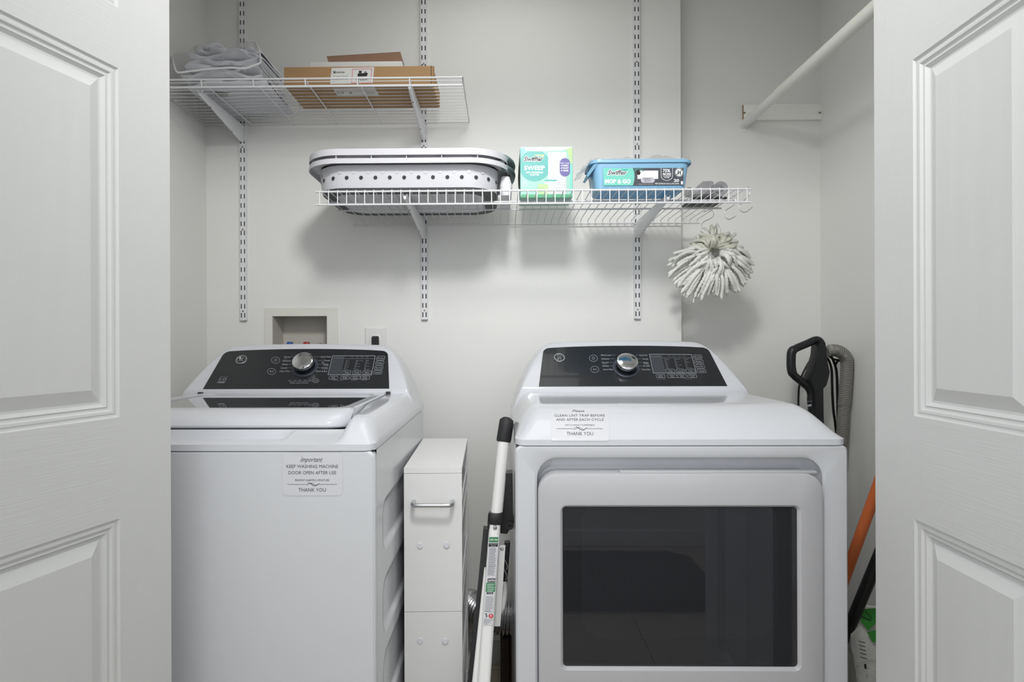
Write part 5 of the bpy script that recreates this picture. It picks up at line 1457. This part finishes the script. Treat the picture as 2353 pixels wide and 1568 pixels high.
# ================================================================== right-hand gap: vacuum, broom, pole, bags
YV = 1.96
V = lambda x, y, Y=YV: PY(1680 + x / 4.355, 740 + y / 4.355, Y)
vac = thing('upright_vacuum', (V(870, 900).x, YV, 0), 'black upright vacuum with a loop handle standing behind the dryer', 'vacuum')
m = MB()
pts = curve([V(905, 230), V(880, 190), V(840, 183), V(750, 222), V(650, 265), V(608, 300), V(600, 380), V(603, 470), V(625, 530), V(700, 595), V(770, 655), V(800, 720), V(800, 790), V(815, 900), V(825, 1100)], 5)
n = len(pts); m.tube(pts, [(.0125 if i < 22 else .0140 if i < 40 else .0125) for i in range(n)], 16); m.build('handle', 'vac_black', vac, 60)
m = MB(); bp = [(858, 225), (875, 175), (915, 185), (940, 215), (946, 310), (988, 500), (975, 560), (950, 632), (912, 668), (915, 915), (930, 1200), (830, 1200), (822, 900), (812, 700), (770, 600), (770, 560), (800, 500), (850, 330)]
A = [V(x, y, YV - .012) for x, y in bp]; cA = sum(A, Vector()) / len(A)
m.loft([[p + (cA - p) * .0 + Vector((0, .035, 0)) for p in A], [p for p in A], [p + (Vector((cA.x, p.y, p.z)) - p) * .18 + Vector((0, -.010, 0)) for p in A]], True, True, True); m.build('spine', 'vac_black', vac, 45)
sp = V(870, 1000); m = MB(); m.loft([XY(rr(sp.x - .05, sp.x + .05, YV - .05, YV + .05, .03, 5), z) for z in (.05, .62, .72)], True, True, True); m.build('dust_canister', 'vac_black', vac, 40)
m = MB(); m.loft([XY(rr(sp.x - .15, sp.x + .13, YV - .16, YV + .06, .03, 5), z) for z in (.004, .06, .085)], True, True, True); m.build('floor_head', 'vac_black', vac, 40)
sf = ysurf(YV - .030)
m = MB(); m.text('DYSON', *[1680 + 785 / 4.355, 740 + 796 / 4.355], 11, 2.6, sf, 0); m.pp([(1680 + a / 4.355, 740 + b / 4.355) for a, b in ((762, 830), (805, 822), (805, 846), (762, 850))], sf, 0); m.build('lettering', 'panel_print', vac)
for q, r in (([(835, 335), (780, 400), (730, 490), (700, 560), (680, 650), (674, 740), (672, 860), (672, 1000)], .0032), ([(845, 340), (810, 380), (785, 460), (768, 570)], .0032), ([(945, 300), (1000, 345), (1035, 420), (1055, 500), (1062, 650), (1065, 800), (1070, 1000), (1085, 1200), (1110, 1500)], .0042), ([(945, 345), (980, 390), (1005, 480), (1010, 620), (1015, 760), (1025, 900), (1040, 1000), (1060, 1200)], .0040), ([(950, 320), (1020, 370), (1060, 380), (1085, 385), (1060, 400), (1040, 440)], .0038)):
    m = MB(); m.tube(curve([V(x, y, YV + .045) for x, y in q], 5), r, 9); m.build('cord', 'cord_black', vac, 60)
hose = thing('vacuum_hose', V(1150, 900), 'grey ribbed suction hose draped beside the vacuum handle', 'hose')
hp = curve([V(960, 300), V(1005, 285), V(1060, 290), V(1115, 318), V(1152, 370), V(1160, 450), V(1150, 620), V(1135, 800), V(1122, 960), V(1115, 1100), V(1102, 1250), V(1080, 1450), V(1055, 1750)], 12)
rs = [(.0165 if f < .06 else .0190 if f < .6 else .0175) for f in [i / (len(hp) - 1) for i in range(len(hp))]]
m = MB(); m.tube(hp, rs, 16); m.build('hose_skin', 'hose_grey', hose, 60)
m = MB(); tot = [0]
for a, b in zip(hp, hp[1:]): tot.append(tot[-1] + (b - a).length)
Lh = tot[-1]; turns = int(Lh / .0058); pts = []; j = 0
for i in range(turns * 12 + 1):
    s_ = Lh * i / (turns * 12)
    while j < len(tot) - 2 and tot[j + 1] < s_: j += 1
    f = (s_ - tot[j]) / (tot[j + 1] - tot[j]); c = hp[j] + (hp[j + 1] - hp[j]) * f
    tg = (hp[min(j + 2, len(hp) - 1)] - hp[max(j - 1, 0)]).normalized(); side = tg.cross(Vector((0, 1, 0))).normalized(); up = side.cross(tg)
    a = 2 * PI * i / 12; r = rs[j] + .0006
    pts.append(c + (side * math.cos(a) + up * math.sin(a)) * r)
m.tube(pts, .0011, 4); m.build('hose_coil', 'hose_coil', hose)

YW = 1.50
a_, b_ = PY(2010, 1137, 1.46), PY(1938, 1338, 1.50)
d_ = (b_ - a_).normalized(); foot = b_ + d_ * ((b_.z - .03) / -d_.z)
m = MB(); topb = a_ - d_ * .22
m.tube([topb, a_, b_, foot], .0125, 18)
t = thing('broom', foot, 'broom with an orange-brown wooden stick leaning in the right-hand gap', 'broom')
m.build('stick', 'broom_wood', t, 60)
m = MB(); m.obox(foot + Vector((0, 0, .02)), Vector((1, 0, 0)), Vector((0, 1, 0)), az, .022, .05, .02); m.build('brush_block', 'dark_plastic', t)
a_, b_ = PY(2008, 1308, 1.30), PY(1938, 1475, 1.40)
d_ = (b_ - a_).normalized(); foot = b_ + d_ * ((b_.z - .02) / -d_.z)
t = thing('black_pole', foot, 'plain black pole leaning below the wooden broomstick', 'pole')
m = MB(); m.tube([a_ - d_ * .25, foot], .0125, 16); m.build('pole', 'black_pole', t, 60)
# crumpled green and white bag, tall white bag, grey bag
def sack(name, mt, pts, Y, dep, lab, sd, cat='bag', extra=None):
    r_ = random.Random(sd); m = MB(); A = [PY(x, y, Y) for x, y in pts]; c = sum(A, Vector()) / len(A)
    loops = []
    for k, (sc, o) in enumerate(((.55, dep), (.92, dep * .8), (1.0, dep * .45), (.95, dep * .15), (.6, 0))):
        loops.append([c + (p - c) * sc + Vector((r_.uniform(-.004, .004), o + r_.uniform(-.006, .006), r_.uniform(-.004, .004))) for p in A])
    m.loft(loops, True, True, True)
    tt = thing(name, (c.x, Y, max(.0, min(p.z for p in A))), lab, cat); m.build('shell', mt, tt, 30)
    return tt
tt = sack('refill_bag', 'bag_white', [(1962, 1440), (1975, 1405), (1990, 1398), (2030, 1402), (2050, 1480), (2050, 1700), (2000, 1760), (1955, 1700), (1960, 1560)], 1.36, .045, 'crumpled white plastic bag with green print at the foot of the right-hand gap', 4)
m = MB(); sf = ysurf(1.358)
m.pp([(1974, 1425), (1984, 1398), (2012, 1396), (2012, 1428), (1992, 1448)], sf, .004); m.pp([(1990, 1452), (2012, 1446), (2012, 1474), (2002, 1474)], sf, .004); m.each('green_panel', 'bag_green', tt)
m = MB(); m.line([(1976, 1415), (1998, 1424)], 2, sf, .006); m.line([(1984, 1402), (2000, 1420)], 1.5, sf, .006)
for k in range(5): m.line([(1966 + k, 1468 + k * 9), (1980 + k, 1472 + k * 9)], 1.6, sf, .012)
m.pp([(1978, 1520), (1983, 1520), (1984, 1531), (1979, 1531)], sf, .012); m.build('dark_print', 'ink_black', tt)
sack('cleaning_pouch', 'bag_grey', [(1938, 1520), (1950, 1506), (1968, 1504), (1978, 1600), (1975, 1700), (1935, 1700)], 1.30, .06, 'dark grey plastic pouch low between the dryer and the white bag', 8, 'pouch')
